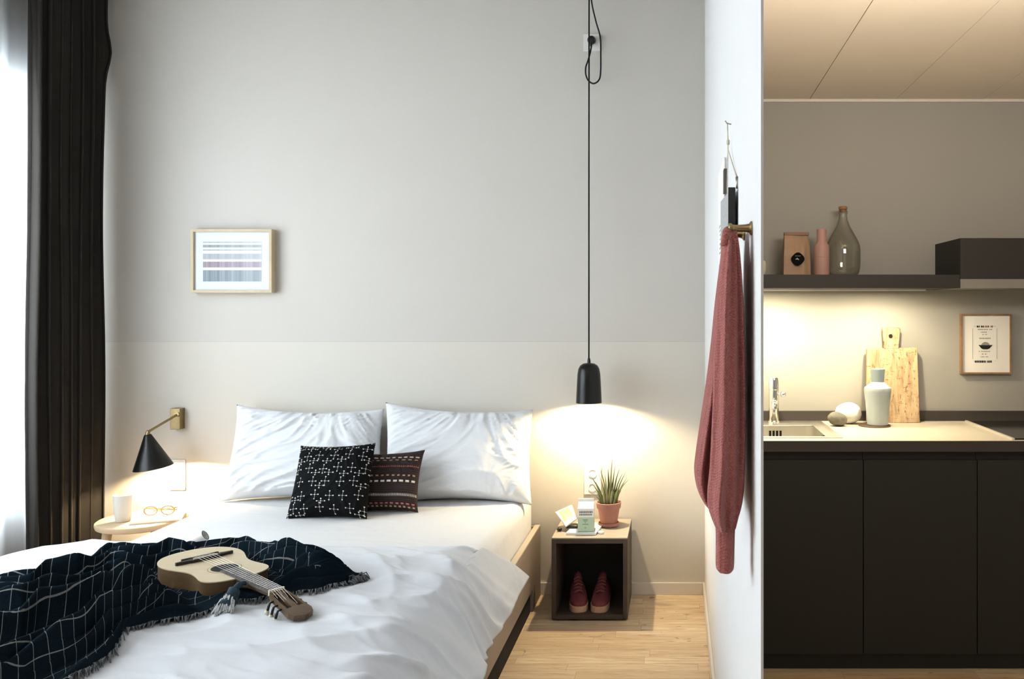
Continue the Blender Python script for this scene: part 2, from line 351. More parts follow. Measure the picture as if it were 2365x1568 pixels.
def struct(name, bm, m, parent=None, **k):
    o = obj(name, bm, m, parent, **k)
    if parent is None: o['kind'] = 'structure'
    return o
def n3(x, y, z=0.0): return noise.noise(Vector((x, y, z)))

# ------------------------------------------------------------------ the room
XL, XR, YB, YF, ZC = -3.06, 2.40, 4.15, -1.2, 3.06
KY, KZ, PX = 3.85, 2.392, .147
struct('floor', box(XL - .1, XR, YF, YB + .1, -.05, 0), 'floor')
struct('ceiling', box(XL - .1, PX + .02, YF, YB + .1, ZC, ZC + .05), 'ceil')
struct('wall_back', box(XL - .1, PX + .03, YB, YB + .1, 0, ZC), 'wall')
bm = bmesh.new()            # left wall with the window opening
WY0, WY1, WZ0, WZ1 = .4, 3.86, .50, 2.62
bx(bm, XL - .1, XL, YF, WY0, 0, ZC); bx(bm, XL - .1, XL, WY1, YB, 0, ZC); bx(bm, XL - .1, XL, WY0, WY1, 0, WZ0); bx(bm, XL - .1, XL, WY0, WY1, WZ1, ZC)
struct('wall_left', bm, 'left_wall')
win = thing('window_1', 'tall window behind the sheer curtain', 'window', (XL - .05, (WY0 + WY1) / 2, WZ0)); del win['label']; del win['category']; win['kind'] = 'structure'
bm = bmesh.new()
for y in (WY0, 1.55, 2.70, WY1 - .05): bx(bm, XL - .08, XL - .03, y, y + .05, WZ0, WZ1)
bx(bm, XL - .08, XL - .03, WY0, WY1, WZ0, WZ0 + .05); bx(bm, XL - .08, XL - .03, WY0, WY1, WZ1 - .17, WZ1)
obj('window_frame', bm, 'frame_white', win)
obj('window_pane', box(XL - .06, XL - .055, WY0 + .01, WY1 - .01, WZ0 + .01, WZ1 - .01), 'pane', win)
# partition: a slim panel whose end tapers away, 34 mm thick further in
bm = bmesh.new()
out = [(PX, 1.43), (PX + .0045, 1.43), (PX + .034, 1.80), (PX + .034, YB), (PX, YB)]
disc_prism(bm, out, 0, ZC); struct('wall_middle', bm, 'white_wall')
struct('wall_kitchen', box(PX + .034, XR, KY, KY + .1, 0, KZ + .1), 'kwall')
struct('wall_right', box(XR, XR + .1, YF, KY + .1, 0, ZC), 'white_wall')
bm = bmesh.new()
for x0, x1 in ((PX + .036, .6185), (.6215, 1.0185), (1.0203, 1.4185), (1.4203, 1.9), (1.902, XR)): bx(bm, x0, x1, 1.5, KY, KZ, KZ + .02)
struct('ceiling_kitchen', bm, 'kceil')
struct('ceiling_cavity', box(PX + .036, XR, 1.5, KY, KZ + .02, KZ + .05), 'seam')
struct('trim_1', box(PX + .036, XR, KY - .012, KY, KZ - .012, KZ), 'skirt')
bm = bmesh.new(); bx(bm, -.66, -.56, YB - .012, YB, 0, .060); bx(bm, -.66, PX - .012, YB - .012, YB, 0, .060)
struct('baseboard_back', box(XL, PX - .011, YB - .012, YB, 0, .060), 'skirt', bevel=.002)
struct('baseboard_right', box(PX - .011, PX, 1.44, YB - .0, 0, .060), 'skirt', bevel=.002)
bm.free()

# ------------------------------------------------------------------ curtains
def curtain(name, m, x, y0, y1, z0, z1, folds, amp, label, cat, lead=0, seed=0, bulge=None):
    bm = bmesh.new()
    def fn(u, v):
        z = lerp(z0, z1, v); s = u * folds
        ph = .6 * n3(s * .35, z * .25, seed) + .15 * n3(s, z * .5, seed + 3)
        a = amp * (.75 + .6 * n3(s * .5, z * .15, seed + 9))
        y = lerp(y0 + lead * (1 - v), y1, u) + .25 * amp * math.sin(4 * PI * (s + ph))
        X = x + a * math.sin(2 * PI * (s + ph)) + .02 * n3(u * 3, z * .8, seed + 5)
        if bulge and u > .8: X += bulge[1] * math.exp(-((z - bulge[0]) / .09) ** 2) * (u - .8) / .2
        return (X, y, z)
    grid(bm, fn, int(folds * 18), 60)
    return tag(obj(name, bm, m, smooth=True, solid=.004, origin=(x, (y0 + y1) / 2, z0)), label, cat)
curtain('sheer_curtain', 'sheer', -2.985, .3, 3.93, .01, ZC - .03, 26, .022, 'translucent white sheer curtain hanging full height in front of the window', 'curtain', seed=2)
curtain('blackout_curtain', 'curtain', -2.835, 3.66, 4.085, .01, ZC - .03, 6.4, .040, 'floor-length dark charcoal curtain gathered in folds beside the sheer', 'curtain', lead=-.02, seed=4, bulge=(2.68, .03))

# ------------------------------------------------------------------ bed
BX0, BX1 = -2.185, -.67
bed = thing('platform_bed', 'low greige panel bed frame under the white mattress, with a dark gap beneath', 'bed', (-1.43, 3.0, 0))
def side_panel(x0, x1):
    bm = bmesh.new(); pts = [(1.86, .105), (3.90, .105), (3.905, 0.0), (4.13, 0.0), (4.13, .35), (1.86, .35)]
    a = [bm.verts.new((x0, y, z)) for y, z in pts]; b = [bm.verts.new((x1, y, z)) for y, z in pts]
    for k in range(6): bm.faces.new((a[k], a[(k + 1) % 6], b[(k + 1) % 6], b[k]))
    bm.faces.new(a); bm.faces.new(b[::-1]); return bm
for s, (x0, x1) in enumerate(((BX0, BX0 + .028), (BX1 - .028, BX1))):
    sp = obj('side_panel', side_panel(x0, x1), 'bed', bed, bevel=.002)
    obj('top_edge', box(x0 + .001, x1 - .001, 1.87, 4.125, .35, .3535), 'bed_top', sp)
obj('foot_panel', box(BX0 + .028, BX1 - .028, 1.86, 1.885, .105, .35), 'bed', bed, bevel=.002)
obj('head_panel', box(BX0 + .028, BX1 - .028, 4.105, 4.13, 0, .35), 'bed', bed, bevel=.002)
obj('slat_base', box(BX0 + .03, BX1 - .03, 1.89, 4.10, .24, .275), 'black', bed)
obj('base_filler', box(-2.15, -.681, 1.95, 3.895, 0, .104), 'black', bed)  # black block added to blacken the shaded gap below the side panel
for x in (-2.1, -.76):
    obj('leg', box(x - .04, x + .04, 2.0, 2.08, 0, .24), 'black', bed)

MZ = .525
def rbox(x0, x1, y0, y1, z0, z1, r, n=6):
    bm = bmesh.new(); bx(bm, x0, x1, y0, y1, z0, z1)
    bmesh.ops.bevel(bm, geom=list(bm.edges), offset=r, segments=n, profile=.5, affect='EDGES'); return bm
mt = obj('mattress', rbox(-2.15, -.702, 1.90, 4.10, .277, MZ, .055), 'sheet', smooth=True, origin=(-1.43, 3.0, .277))
tag(mt, 'thick mattress in a white fitted sheet lying in the greige bed frame', 'mattress')

# duvet: cross profile as (arc, x, z)
DPROF = [(-2.545, .28), (-2.54, .38), (-2.50, .47), (-2.42, .525), (-2.30, .548), (-2.1, .553), (-1.8, .556), (-1.4, .556), (-1.0, .553), (-.83, .545), (-.745, .525), (-.69, .478), (-.658, .41), (-.636, .345), (-.622, .298)]
arc = [0.0]
for a, b in zip(DPROF, DPROF[1:]): arc.append(arc[-1] + math.hypot(b[0] - a[0], b[1] - a[1]))
AL = arc[-1]
PXs = smooth_path([(p[0], 0, p[1]) for p in DPROF], 6)
al2 = [0.0]
for a, b in zip(PXs, PXs[1:]): al2.append(al2[-1] + (b - a).length)
def prof_at(t):
    d = t * al2[-1]
    for i in range(len(al2) - 1):
        if d <= al2[i + 1]:
            k = (d - al2[i]) / max(1e-9, al2[i + 1] - al2[i]); return PXs[i].lerp(PXs[i + 1], k)
    return PXs[-1]
def ridge(x, y, ang, sx, sy, seed):
    c, s = math.cos(ang), math.sin(ang); u = (x * c + y * s) * sx; v = (-x * s + y * c) * sy
    w = .5 * n3(u * .7, v * .7, seed + 4)
    return max(0.0, 1 - 2.6 * abs(n3(u + w, v + w, seed)))
def duvet_bump(x, y):
    e = .010 * n3(x * 1.6, y * 1.6, 3) + .004 * n3(x * 4, y * 4, 8)
    e += .017 * ridge(x, y, .30, 1.1, 3.6, 1.3) ** 2 * sm((y - 1.7) / .5)
    e += .015 * ridge(x, y, -.40, 1.4, 5.0, 6.1) ** 2
    e += .015 * ridge(x, y, -.85, 1.3, 4.4, 9.7) ** 2 * sm((x + 1.35) / .4)
    e += .007 * ridge(x, y, -.2, 2.5, 9.0, 3.7) ** 2 * sm((x + 1.6) / .5)
    e += .006 * ridge(x, y, -.6, 3.0, 13.0, 13.7) ** 2 * sm((x + 1.3) / .4)
    return e
def duvet_top(x, y):
    z = .556
    for (x0, z0), (x1, z1) in zip(DPROF, DPROF[1:]):
        if x0 <= x <= x1 and x1 > x0: z = lerp(z0, z1, (x - x0) / (x1 - x0))
    if y < 1.80: z -= ((1.80 - y) / .2) ** 2 * .12
    return z + duvet_bump(x, y)
CA, CB = W(1112, 1265, 3.07), W(1220, 1333, 3.28)
UK = next(i for i in range(1000) if prof_at(i / 1000).x > -.735) / 1000
def duvet_fn(u, v):          # u across the bed, v from the foot to the head
    p = prof_at(u); x = p.x
    y1 = 3.045 + .012 * math.sin(x * 7) + .095 * sm((-1.55 - x) / .35)
    y1 -= .16 * sm((-2.17 - x) / .25)
    y0 = 1.62
    y = lerp(y0, y1, v); z = p.z
    flat = sm((x + 2.6) / .2) * sm((-.64 - x) / .12)
    b = duvet_bump(x, y)
    side = 1 - sm((-.70 - x) / .1)
    z += b * (.35 + .65 * flat) * (1 - .55 * sm((v - .80) / .15))
    dn = max(0.0, (.54 - p.z) / .25); x += side * dn * (.040 * n3(y * 4.2 - dn, 1.5, 2) + .016 * n3(y * 10.0 - dn, 4, 1)); z += side * dn * .03 * n3(y * 3.0, 8, 5)
    if u > .5:
        aa = (u - .5) * AL; gate = sm((x + .86) / .12)
        r1 = ridge(aa, y, .55, 1.5, 5.0, 21.3) ** 2 * .022 + ridge(aa, y, .30, 2.0, 8.5, 33.1) ** 2 * .013 + ridge(aa, y, .9, 2.2, 7.0, 41.7) ** 2 * .012
        x += gate * r1; z += gate * r1 * .6
    # the loose corner at the head end stands away from the mattress
    if u > UK and v > .80:
        k = (u - UK) / (1 - UK); q = CA.lerp(CB, k); wv = sm((v - .80) / .20) ** 1.3
        q.z += .012 * math.sin(PI * k) 
        x = lerp(x, q.x, wv); y = lerp(y, q.y, wv); z = lerp(z, q.z, wv)
    # thin turned edge at the head end
    e = max(0.0, v - .965) / .035
    z -= .024 * e ** 2 * flat
    if y < 1.80:
        d = (1.80 - y) / .18; z -= .10 * d * d
    return (x, y, z)
bm = bmesh.new(); grid(bm, duvet_fn, 300, 240)
dv = obj('duvet', bm, 'duvet', smooth=True, solid=.012, origin=(-1.43, 2.4, MZ))
tag(dv, 'white rumpled duvet spread over the lower part of the bed', 'duvet')

# pillows: four corner points, thickness
def pillow(name, m, BL, BR, TR, TL, thick, label, cat, dip=(.05, .03), seed=0, wr=.006, nrm=None, piping=False, group=None, nseg=80):
    BL, BR, TR, TL = map(Vector, (BL, BR, TR, TL))
    up = ((TL + TR) - (BL + BR)) * .5; across = ((BR + TR) - (BL + TL)) * .5
    N = across.cross(up).normalized()
    if N.y > 0: N = -N
    c = (BL + BR + TR + TL) / 4
    def pos(u, v, side):
        a, b = 2 * u - 1, 2 * v - 1
        # edges pull inwards between the corners
        uu = u + (.5 - u) * dip[0] * (1 - b * b) * abs(a) ** 3 * 2
        vv = v + (.5 - v) * dip[1] * (1 - a * a) * abs(b) ** 3 * 2
        p = BL.lerp(BR, uu).lerp(TL.lerp(TR, uu), vv)
        prof = max(0.0, (1 - abs(a) ** 3.0)) ** .55 * max(0.0, (1 - abs(b) ** 3.0)) ** .55
        prof *= .86 + .14 * (1 - b) * .5 * 2 * .7
        t = thick * .5 * prof
        ed = max(abs(a), abs(b))
        w = wr * (1.7 * ridge(u * 2, v * 2, .8 + .8 * a * b, 1.2, 6, seed) ** 2 + .7 * ridge(u * 3, v * 2, 1.3 * a * b + .3, 1.5, 9, seed + 7) ** 2 + .8 * n3(u * 5, v * 5, seed + side)) * sm((1 - ed) * 6) * (.4 + ed)
        return p + N * side * (t + w + .0015)
    bm = bmesh.new()
    grid(bm, lambda u, v: pos(u, v, 1), nseg, nseg, lambda u, v: (u, v)); grid(bm, lambda u, v: pos(u, v, -1), nseg, nseg, lambda u, v: (u, v))
    bmesh.ops.remove_doubles(bm, verts=[v for v in bm.verts if v.is_boundary], dist=.0035)
    o = obj(name, bm, m, smooth=True, origin=(BL + BR) / 2)
    tag(o, label, cat, group); return o
pillow('bed_pillow', 'pillow', W(502, 1160, 3.86), W(893, 1163, 3.88), W(888, 944, 4.075), W(547, 934, 4.075), .17, 'white bed pillow leaning on the wall at the side nearer the curtain', 'pillow', (.035, .075), 11, .0075, group='bed pillows')
pillow('bed_pillow', 'pillow', W(884, 1167, 3.86), W(1228, 1167, 3.86), W(1231, 945, 4.075), W(891, 929, 4.075), .17, 'white bed pillow leaning on the wall at the side nearer the pendant lamp', 'pillow', (.02, .075), 23, .0055, group='bed pillows')
pillow('cushion', 'dots', W(661, 1199, 3.56), W(848, 1199, 3.54), W(868, 1023, 3.70), W(695, 1029, 3.72), .12, 'black square cushion printed with small white dots and crosses', 'cushion', (.03, .04), 5, .003)
pillow('cushion', 'stripes', W(800, 1184, 3.68), W(966, 1184, 3.66), W(982, 1039, 3.80), W(806, 1046, 3.80), .10, 'dark brown cushion woven with dashed stripes, half behind the black one', 'cushion', (.05, .05), 8, .003)

# ------------------------------------------------------------------ throw blanket
GA = Vector((.800, -.600, 0)); GP = Vector((.600, .800, 0)); GT = Vector((-1.585, 2.690, .574))
UP = [(-90, 1337), (0, 1331), (80, 1326), (110, 1304), (183, 1292), (266, 1261), (312, 1261), (354, 1258), (411, 1248), (457, 1256), (529, 1252), (559, 1245), (594, 1250), (666, 1286), (746, 1305), (805, 1335)]
LO = [(-160, 1790), (0, 1690), (110, 1630), (207, 1568), (236, 1542), (285, 1488), (354, 1449), (430, 1435), (490, 1420), (544, 1406), (624, 1394), (696, 1383), (742, 1379), (790, 1367), (818, 1358), (836, 1349)]
UPW = [WZ(x, y, .601) for x, y in UP]; LOW = [WZ(x, y, .560) for x, y in LO]
def on(path, t):
    d = [0.0]
    for a, b in zip(path, path[1:]): d.append(d[-1] + (b - a).length)
    t *= d[-1]
    for i in range(len(d) - 1):
        if t <= d[i + 1] + 1e-9: return path[i].lerp(path[i + 1], (t - d[i]) / max(1e-9, d[i + 1] - d[i]))
    return path[-1].copy()
rs = random.Random(12)
RID = [(.05, .28, .040, .026), (.14, -.16, .036, .024), (.23, .10, .050, .028), (.33, .22, .040, .022), (.41, -.20, .054, .030), (.50, .14, .040, .022), (.58, -.08, .054, .028), (.67, .16, .044, .024), (.75, -.10, .052, .028), (.84, .12, .046, .026), (.93, -.05, .056, .034)]
def blanket_fold(s, t, x, y):
    h = 0.0
    for i, (c, sl, hh, w) in enumerate(RID):
        cc = c + sl * (s - .5) + .06 * n3(s * 3.1, i * 3.7, 1.5)
        hh2 = 1.3 * hh * (.55 + .7 * n3(s * 2.2 + i * 5.1, 2.2, i) + .25)
        h = max(h, hh2 * math.exp(-((t - cc) / w) ** 2)) + .25 * hh2 * math.exp(-((t - cc) / (w * 1.8)) ** 2)
    h += .012 * n3(s * 7, t * 9, 6) + .008 * n3(s * 16, t * 14, 2) + .012 * max(0, 1 - 2.4 * abs(n3(s * 5 + 1.5 * t, t * 22, 7))) ** 2
    # the guitar presses the folds down
    r = Vector((x, y, 0)) - Vector((GT.x, GT.y, 0)); a = r.dot(GA); p = r.dot(GP)
    dx = max(-.03 - a, 0, a - .42); dp = max(abs(p) - .125, 0); dd = math.hypot(dx, dp)
    press = sm(dd / .07)
    h = max(h, -.002)
    nk = sm((abs(p) - .05) / .05) if .4 < a < .78 else 1.0
    h = min(h, lerp(.028, .2, nk))
    return lerp(min(h, .006), h, press)
def blanket_fn(s, t):
    p = on(LOW, s).lerp(on(UPW, s), t)
    x, y = p.x + .012 * n3(s * 9, t * 5, 3), p.y + .012 * n3(s * 8, t * 6, 9)
    x = min(x, -.72)
    e = min(t, 1 - t, (1 - s) * 1.6)
    h = blanket_fold(s, t, x, y)
    return Vector((x, y, duvet_top(x, y) + .0155 + h * (.22 + .78 * sm(e / .17))))
bm = bmesh.new()
grid(bm, blanket_fn, 300, 230, lambda s, t: (s * 1.5 + .05 * math.sin(t * 5), t * 1.14 + .06 * math.sin(s * 6)))
bl = obj('throw_blanket', bm, 'blanket', smooth=True, solid=.005, origin=(-1.6, 2.5, .57))
tag(bl, 'dark navy checked throw blanket with fringe crumpled across the duvet', 'blanket')
bm = bmesh.new(); rf = random.Random(4)
def strand(p, d, L):
    q = p + d * L * .5 + Vector((rf.uniform(-.004, .004), rf.uniform(-.004, .004), .003)); r = p + d * L
    q.z = max(q.z, duvet_top(q.x, q.y) + .010); r.z = duvet_top(r.x, r.y) + .009
    tube(bm, [p, q, r], [.0016, .0019, .0012], 5)
for i in range(230):
    s = .20 + .80 * i / 230; p = blanket_fn(s, 0.0); d = (blanket_fn(s, 0) - blanket_fn(s, .04)); d.z = 0; d.normalize()
    d += Vector((rf.uniform(-.5, .5), rf.uniform(-.5, .5), 0)); strand(p, d.normalized(), rf.uniform(.014, .028))
for i in range(50):
    t = i / 49; p = blanket_fn(1.0, t); d = Vector((.8, .3, 0)) + Vector((rf.uniform(-.5, .5), rf.uniform(-.5, .5), 0)); strand(p, d.normalized(), rf.uniform(.012, .025))
for i in range(90):
    s = .70 + .30 * i / 89; p = blanket_fn(s, 1.0); d = Vector((.3, 1, 0)) + Vector((rf.uniform(-.5, .5), 0, 0)); strand(p, d.normalized(), rf.uniform(.008, .018))
o = obj('fringe', bm, 'fringe', bl, smooth=True); o['kind'] = 'stuff'
# corner tassel in front of the guitar
tc = WZ(517, 1414, .578); bm = bmesh.new()
dirT = Vector((-.06, -1, -.45)).normalized(); st = tc - dirT * .060; st.z = .625
tube(bm, smooth_path([st + Vector((.012, .03, .006)), st + Vector((.008, .012, .010)), st, st.lerp(tc, .25), st.lerp(tc, .55), tc + Vector((0, .004, .012))], 5), [.006] * 6 + [.009] * 5 + [.017] * 5 + [.020] * 5 + [.021] * 4 + [.021], 14)
tas = obj('tassel', bm, 'tassel', bl, smooth=True)
bm = bmesh.new()
for i in range(46):
    a = rf.uniform(0, 2 * PI); rr = .021 * math.sqrt(rf.random()); p = st.lerp(tc, .72) + Vector((rr * math.cos(a), 0, rr * math.sin(a) + .012))
    e = tc + dirT * .010 + Vector((1.5 * rr * math.cos(a), rf.uniform(-.004, .004), rr * math.sin(a) * .7 + .002)); tube(bm, [p, e], .0022, 5)
o = obj('tassel_tip', bm, 'tassel_tip', tas, smooth=True); o['label'] = 'pale frayed tassel tip'
# rolled paper behind the blanket
bm = bmesh.new(); a = W(424, 1268, 2.99); b = W(474, 1236, 3.0); ax = (b - a).normalized()
a.z = max(a.z, .57); pr = Matrix(((1, 0, 0), (0, 1, 0), (0, 0, 1)))
e1, e2 = frame_basis(ax); rings = []
for r, k in ((.016, 0), (.018, .1), (.019, 1.0), (.015, 1.0), (.014, .2)):
    rings.append([a.lerp(b, k) + (e1 * math.cos(2 * PI * j / 20) + e2 * math.sin(2 * PI * j / 20)) * r for j in range(20)])
loft(bm, rings)
rp = obj('rolled_paper', bm, 'paper', smooth=True, angle=.7, origin=a); tag(rp, 'short roll of white paper poking up behind the navy blanket', 'paper roll')
bm = bmesh.new(); loft(bm, [[b + ax * .0006 + (e1 * math.cos(2 * PI * j / 20) + e2 * math.sin(2 * PI * j / 20)) * r for j in range(20)] for r in (.0192, .0150)], cap=False)
obj('roll_end', bm, 'grey_ink', rp)

# ------------------------------------------------------------------ guitar (local x along the axis, y across, z up)
GM = Matrix((( GA.x, GP.x, 0, GT.x), (GA.y, GP.y, 0, GT.y), (0, 0, 1, GT.z), (0, 0, 0, 1)))
TILT = Matrix.Rotation(math.radians(1.2), 4, 'Y')
GM = GM @ TILT
gt = thing('guitar', 'small pale-topped acoustic guitar lying across the navy blanket', 'guitar', (GT.x, GT.y, GT.z))
HW = [(0, 0), (.003, .030), (.012, .058), (.03, .085), (.065, .108), (.105, .117), (.145, .113), (.18, .102), (.215, .090), (.245, .086), (.28, .089), (.315, .0955), (.34, .094), (.36, .082), (.374, .06), (.382, .032), (.385, 0)]
hp = smooth_path([(x, y, 0) for x, y in HW], 5)
half = [(p.x, max(0, p.y)) for p in hp]
outline = half + [(x, -y) for x, y in half[::-1][1:-1]]
D = .062
bm = bmesh.new(); disc_prism(bm, outline, 0, D, GM); obj('body', bm, 'gside', gt, smooth=True, angle=.7)
bm = bmesh.new(); c0 = (.19, 0)
disc_prism(bm, [((x - .19) * 1.012 + .19, y * 1.012) for x, y in outline], D, D + .003, GM); gtp = obj('soundboard', bm, 'gtop', gt)
def gdisc(x, y, r, z0, z1, n=40): return [(x + r * math.cos(2 * PI * k / n), y + r * math.sin(2 * PI * k / n)) for k in range(n)], z0, z1
bm = bmesh.new(); o_, z0, z1 = gdisc(.265, 0, .047, D + .003, D + .0036); disc_prism(bm, o_, z0, z1, GM); obj('rosette', bm, 'rosette', gtp)
bm = bmesh.new(); o_, z0, z1 = gdisc(.265, 0, .0445, D + .0036, D + .0039); disc_prism(bm, o_, z0, z1, GM); obj('inlay_ring', bm, 'gtop', gtp)
bm = bmesh.new(); o_, z0, z1 = gdisc(.265, 0, .038, D + .0039, D + .0042); disc_prism(bm, o_, z0, z1, GM); obj('sound_hole', bm, 'black', gtp)
bm = bmesh.new(); disc_prism(bm, [(.130, -.085), (.137, -.085), (.141, -.05), (.145, -.04), (.145, .04), (.141, .05), (.137, .085), (.130, .085), (.124, .04), (.124, -.04)], D + .003, D + .012, GM); br = obj('bridge', bm, 'ebony', gt)
bm = bmesh.new()
disc_prism(bm, [(.138, -.036), (.141, -.036), (.141, .036), (.138, .036)], D + .012, D + .016, GM); obj('saddle', bm, 'ivory', br)
bm = bmesh.new(); disc_prism(bm, [(.098, -.055), (.105, -.055), (.105, .055), (.098, .055)], D + .003, D + .009, GM); obj('string_anchor', bm, 'ebony', gt)
bm = bmesh.new()
rings = []
for x, w, d in ((.37, .024, .05), (.40, .023, .030), (.44, .022, .022), (.57, .0205, .018)):
    rings.append([GM @ Vector((x, w * math.cos(PI + PI * k / 10), D + .001 - d * math.sin(PI * k / 10))) for k in range(11)])
loft(bm, rings); obj('neck', bm, 'gneck', gt, smooth=True, angle=.7)
bm = bmesh.new(); disc_prism(bm, [(.292, -.026), (.57, -.0215), (.57, .0215), (.292, .026)], D + .0012, D + .0072, GM); fb = obj('fretboard', bm, 'fret', gt)
x = .57
for i in range(16):
    L = .43 / 2 ** (i / 12.0); x = .57 - (.43 - L)
    if i == 0: continue
    w = lerp(.0215, .026, (.57 - x) / .278); bm = bmesh.new(); disc_prism(bm, [(x - .0006, -w), (x + .0006, -w), (x + .0006, w), (x - .0006, w)], D + .0072, D + .0080, GM); obj('fret', bm, 'steel', fb)
bm = bmesh.new(); disc_prism(bm, [(.57, -.022), (.576, -.022), (.576, .022), (.57, .022)], D - .006, D + .0095, GM); obj('nut', bm, 'ivory', gt)
HM = GM @ Matrix.Translation((.576, 0, D + .003)) @ Matrix.Rotation(math.radians(11), 4, 'Y')
bm = bmesh.new()
def slab(pts, z0=-.016, z1=0.0): disc_prism(bm, pts, z0, z1, HM)
slab([(0, -.022), (.02, -.026), (.02, .026), (0, .022)]); slab([(.02, -.026), (.10, -.031), (.10, -.024), (.02, -.0205)]); slab([(.02, .026), (.10, .031), (.10, .024), (.02, .0205)])
slab([(.02, -.008), (.10, -.008), (.10, .008), (.02, .008)]); slab([(.10, -.031), (.125, -.033), (.145, -.027), (.152, -.012), (.155, 0), (.152, .012), (.145, .027), (.125, .033), (.10, .031)])
slab([(.02, -.021), (.10, -.025), (.10, -.007), (.02, -.007)], -.016, -.013); slab([(.02, .021), (.10, .025), (.10, .007), (.02, .007)], -.016, -.013)
hd = obj('headstock', bm, 'gneck', gt)
for s in (-1, 1):
    for k in range(3):
        xx = .035 + .025 * k; bm = bmesh.new(); y0 = s * lerp(.026, .031, (xx - .02) / .08)
        p = [HM @ Vector((xx, y0, -.008)), HM @ Vector((xx, y0 + s * .010, -.010))]; tube(bm, p, .0028, 8)
        tube(bm, [p[1], HM @ Vector((xx, y0 + s * .012, -.018)), HM @ Vector((xx, y0 + s * .014, -.030))], [.003, .0038, .0038], 8)
        tp = obj('tuning_peg', bm, 'black_pl', gt, smooth=True)
        bm = bmesh.new(); q = HM @ Vector((xx, y0 + s * .015, -.030)); tube(bm, [q, HM @ Vector((xx, y0 + s * .0155, -.036)), HM @ Vector((xx, y0 + s * .016, -.041))], [.0045, .0065, .0045], 10); obj('peg_button', bm, 'ivory', tp, smooth=True)
for k in range(6):
    y = (k - 2.5); bm = bmesh.new()
    tube(bm, [GM @ Vector((.102, y * .0105, D + .010)), GM @ Vector((.139, y * .0105, D + .0165)), GM @ Vector((.573, y * .0066, D + .0100)), HM @ Vector((.035 + .025 * (k % 3), y * .006, -.003))], .00035, 5); obj('string', bm, 'steel', gt)

# ------------------------------------------------------------------ stool corner
SX, SY, SZ = -2.475, 3.86, .452
st_ = thing('stool', 'round pale wood stool used as bedside table by the dark curtain', 'stool', (SX, SY, 0))
bm = bmesh.new(); lathe(bm, [(.172, SZ - .030), (.182, SZ - .026), (.186, SZ - .014), (.185, SZ - .004), (.180, SZ)], (SX, SY, 0), 64); obj('seat', bm, 'stool', st_, smooth=True, angle=.7)
for a in (205, 325, 85):
    a = math.radians(a); bm = bmesh.new(); p = Vector((SX + .135 * math.cos(a), SY + .135 * math.sin(a), SZ - .028)); q = Vector((SX + .175 * math.cos(a), SY + .175 * math.sin(a), 0))
    tube(bm, [q, q.lerp(p, .5), p], [.013, .017, .021], 16); obj('leg', bm, 'stool', st_, smooth=True, angle=.9)
cx_, cy_ = W(284, 1190, 3.80).x, 3.80
bm = bmesh.new(); lathe(bm, [(.026, SZ), (.030, SZ + .004), (.0365, SZ + .05), (.0400, SZ + .122), (.0385, SZ + .123), (.035, SZ + .05), (.028, SZ + .008)], (cx_, cy_, 0), 40)
tag(obj('cup', bm, 'ceramic', smooth=True, angle=.9, origin=(cx_, cy_, SZ)), 'pale tapered ceramic cup without handle on the stool', 'cup')
bk = thing('book', 'open white book lying on the stool under the wall lamp', 'book', (-2.385, 3.83, SZ))
Rb = Matrix.Translation((-2.385, 3.835, SZ)) @ Matrix.Rotation(math.radians(24), 4, 'Z')
bm = bmesh.new(); disc_prism(bm, [(-.105, -.07), (.105, -.07), (.105, .07), (-.105, .07)], 0, .004, Rb); obj('cover', bm, 'stool', bk)
for s in (-1, 1):
    bm = bmesh.new()
    rings = [[Rb @ Vector((s * xx, y, z)) for y, z in ((-.067, .004), (.067, .004), (.067, .004 + h), (-.067, .004 + h))] for xx, h in ((.001, .006), (.012, .014), (.035, .013), (.07, .010), (.101, .007))]
    loft(bm, rings); obj('page_block', bm, 'paper', bk)
gl = thing('spectacles', 'amber-framed spectacles folded on the open book', 'glasses', (-2.40, 3.84, SZ + .018))
Rg = Matrix.Translation((-2.39, 3.855, SZ + .019)) @ Matrix.Rotation(math.radians(12), 4, 'Z')
for s in (-1, 1):
    bm = bmesh.new(); tube(bm, [Rg @ Vector((s * .036 + .027 * math.cos(2 * PI * k / 24), -.01, .020 + .020 * math.sin(2 * PI * k / 24))) for k in range(25)], .0024, 8); rm = obj('rim', bm, 'tortoise', gl, smooth=True)
    bm = bmesh.new(); tube(bm, [Rg @ Vector((s * .064, -.01, .028)), Rg @ Vector((s * .066, .02, .026)), Rg @ Vector((s * .03, .055, .014)), Rg @ Vector((-s * .05, .062, .004))], .002, 8); obj('temple', bm, 'tortoise', gl, smooth=True)
bm = bmesh.new(); tube(bm, [Rg @ Vector((-.011, -.01, .025)), Rg @ Vector((0, -.01, .028)), Rg @ Vector((.011, -.01, .025))], .002, 8); obj('nose_bridge', bm, 'tortoise', gl, smooth=True)

# wall lamp
wl = thing('wall_lamp', 'black cone wall lamp on a brass arm and back plate, lit above the stool', 'lamp', (-2.48, YB, .88))
obj('back_plate', box(-2.497, -2.449, YB - .042, YB, .828, .931), 'brass', wl, bevel=.0015)
LY = 3.94
pj = W(343, 997, LY); pa = W(410, 957, YB - .042)
bm = bmesh.new(); tube(bm, [pa + Vector((0, .012, 0)), pa, pa.lerp(pj, .5), pj], .0055, 12); tube(bm, [pa + Vector((0, .004, 0)), pa + Vector((0, -.008, .001))], .011, 16); obj('arm', bm, 'brass', wl, smooth=True, angle=.7)
ct = W(341, 1003, LY); cb = W(338, 1080, LY + .012); axd = (cb - ct).normalized()
tm = Matrix.Rotation(math.radians(-7), 3, 'Y') @ Matrix.Rotation(math.radians(4), 3, 'X')
bm = bmesh.new(); h = .160
prof = [(.012, 0), (.016, -.004), (.0845, -h), (.0825, -h), (.015, -.010), (.009, -.006)]
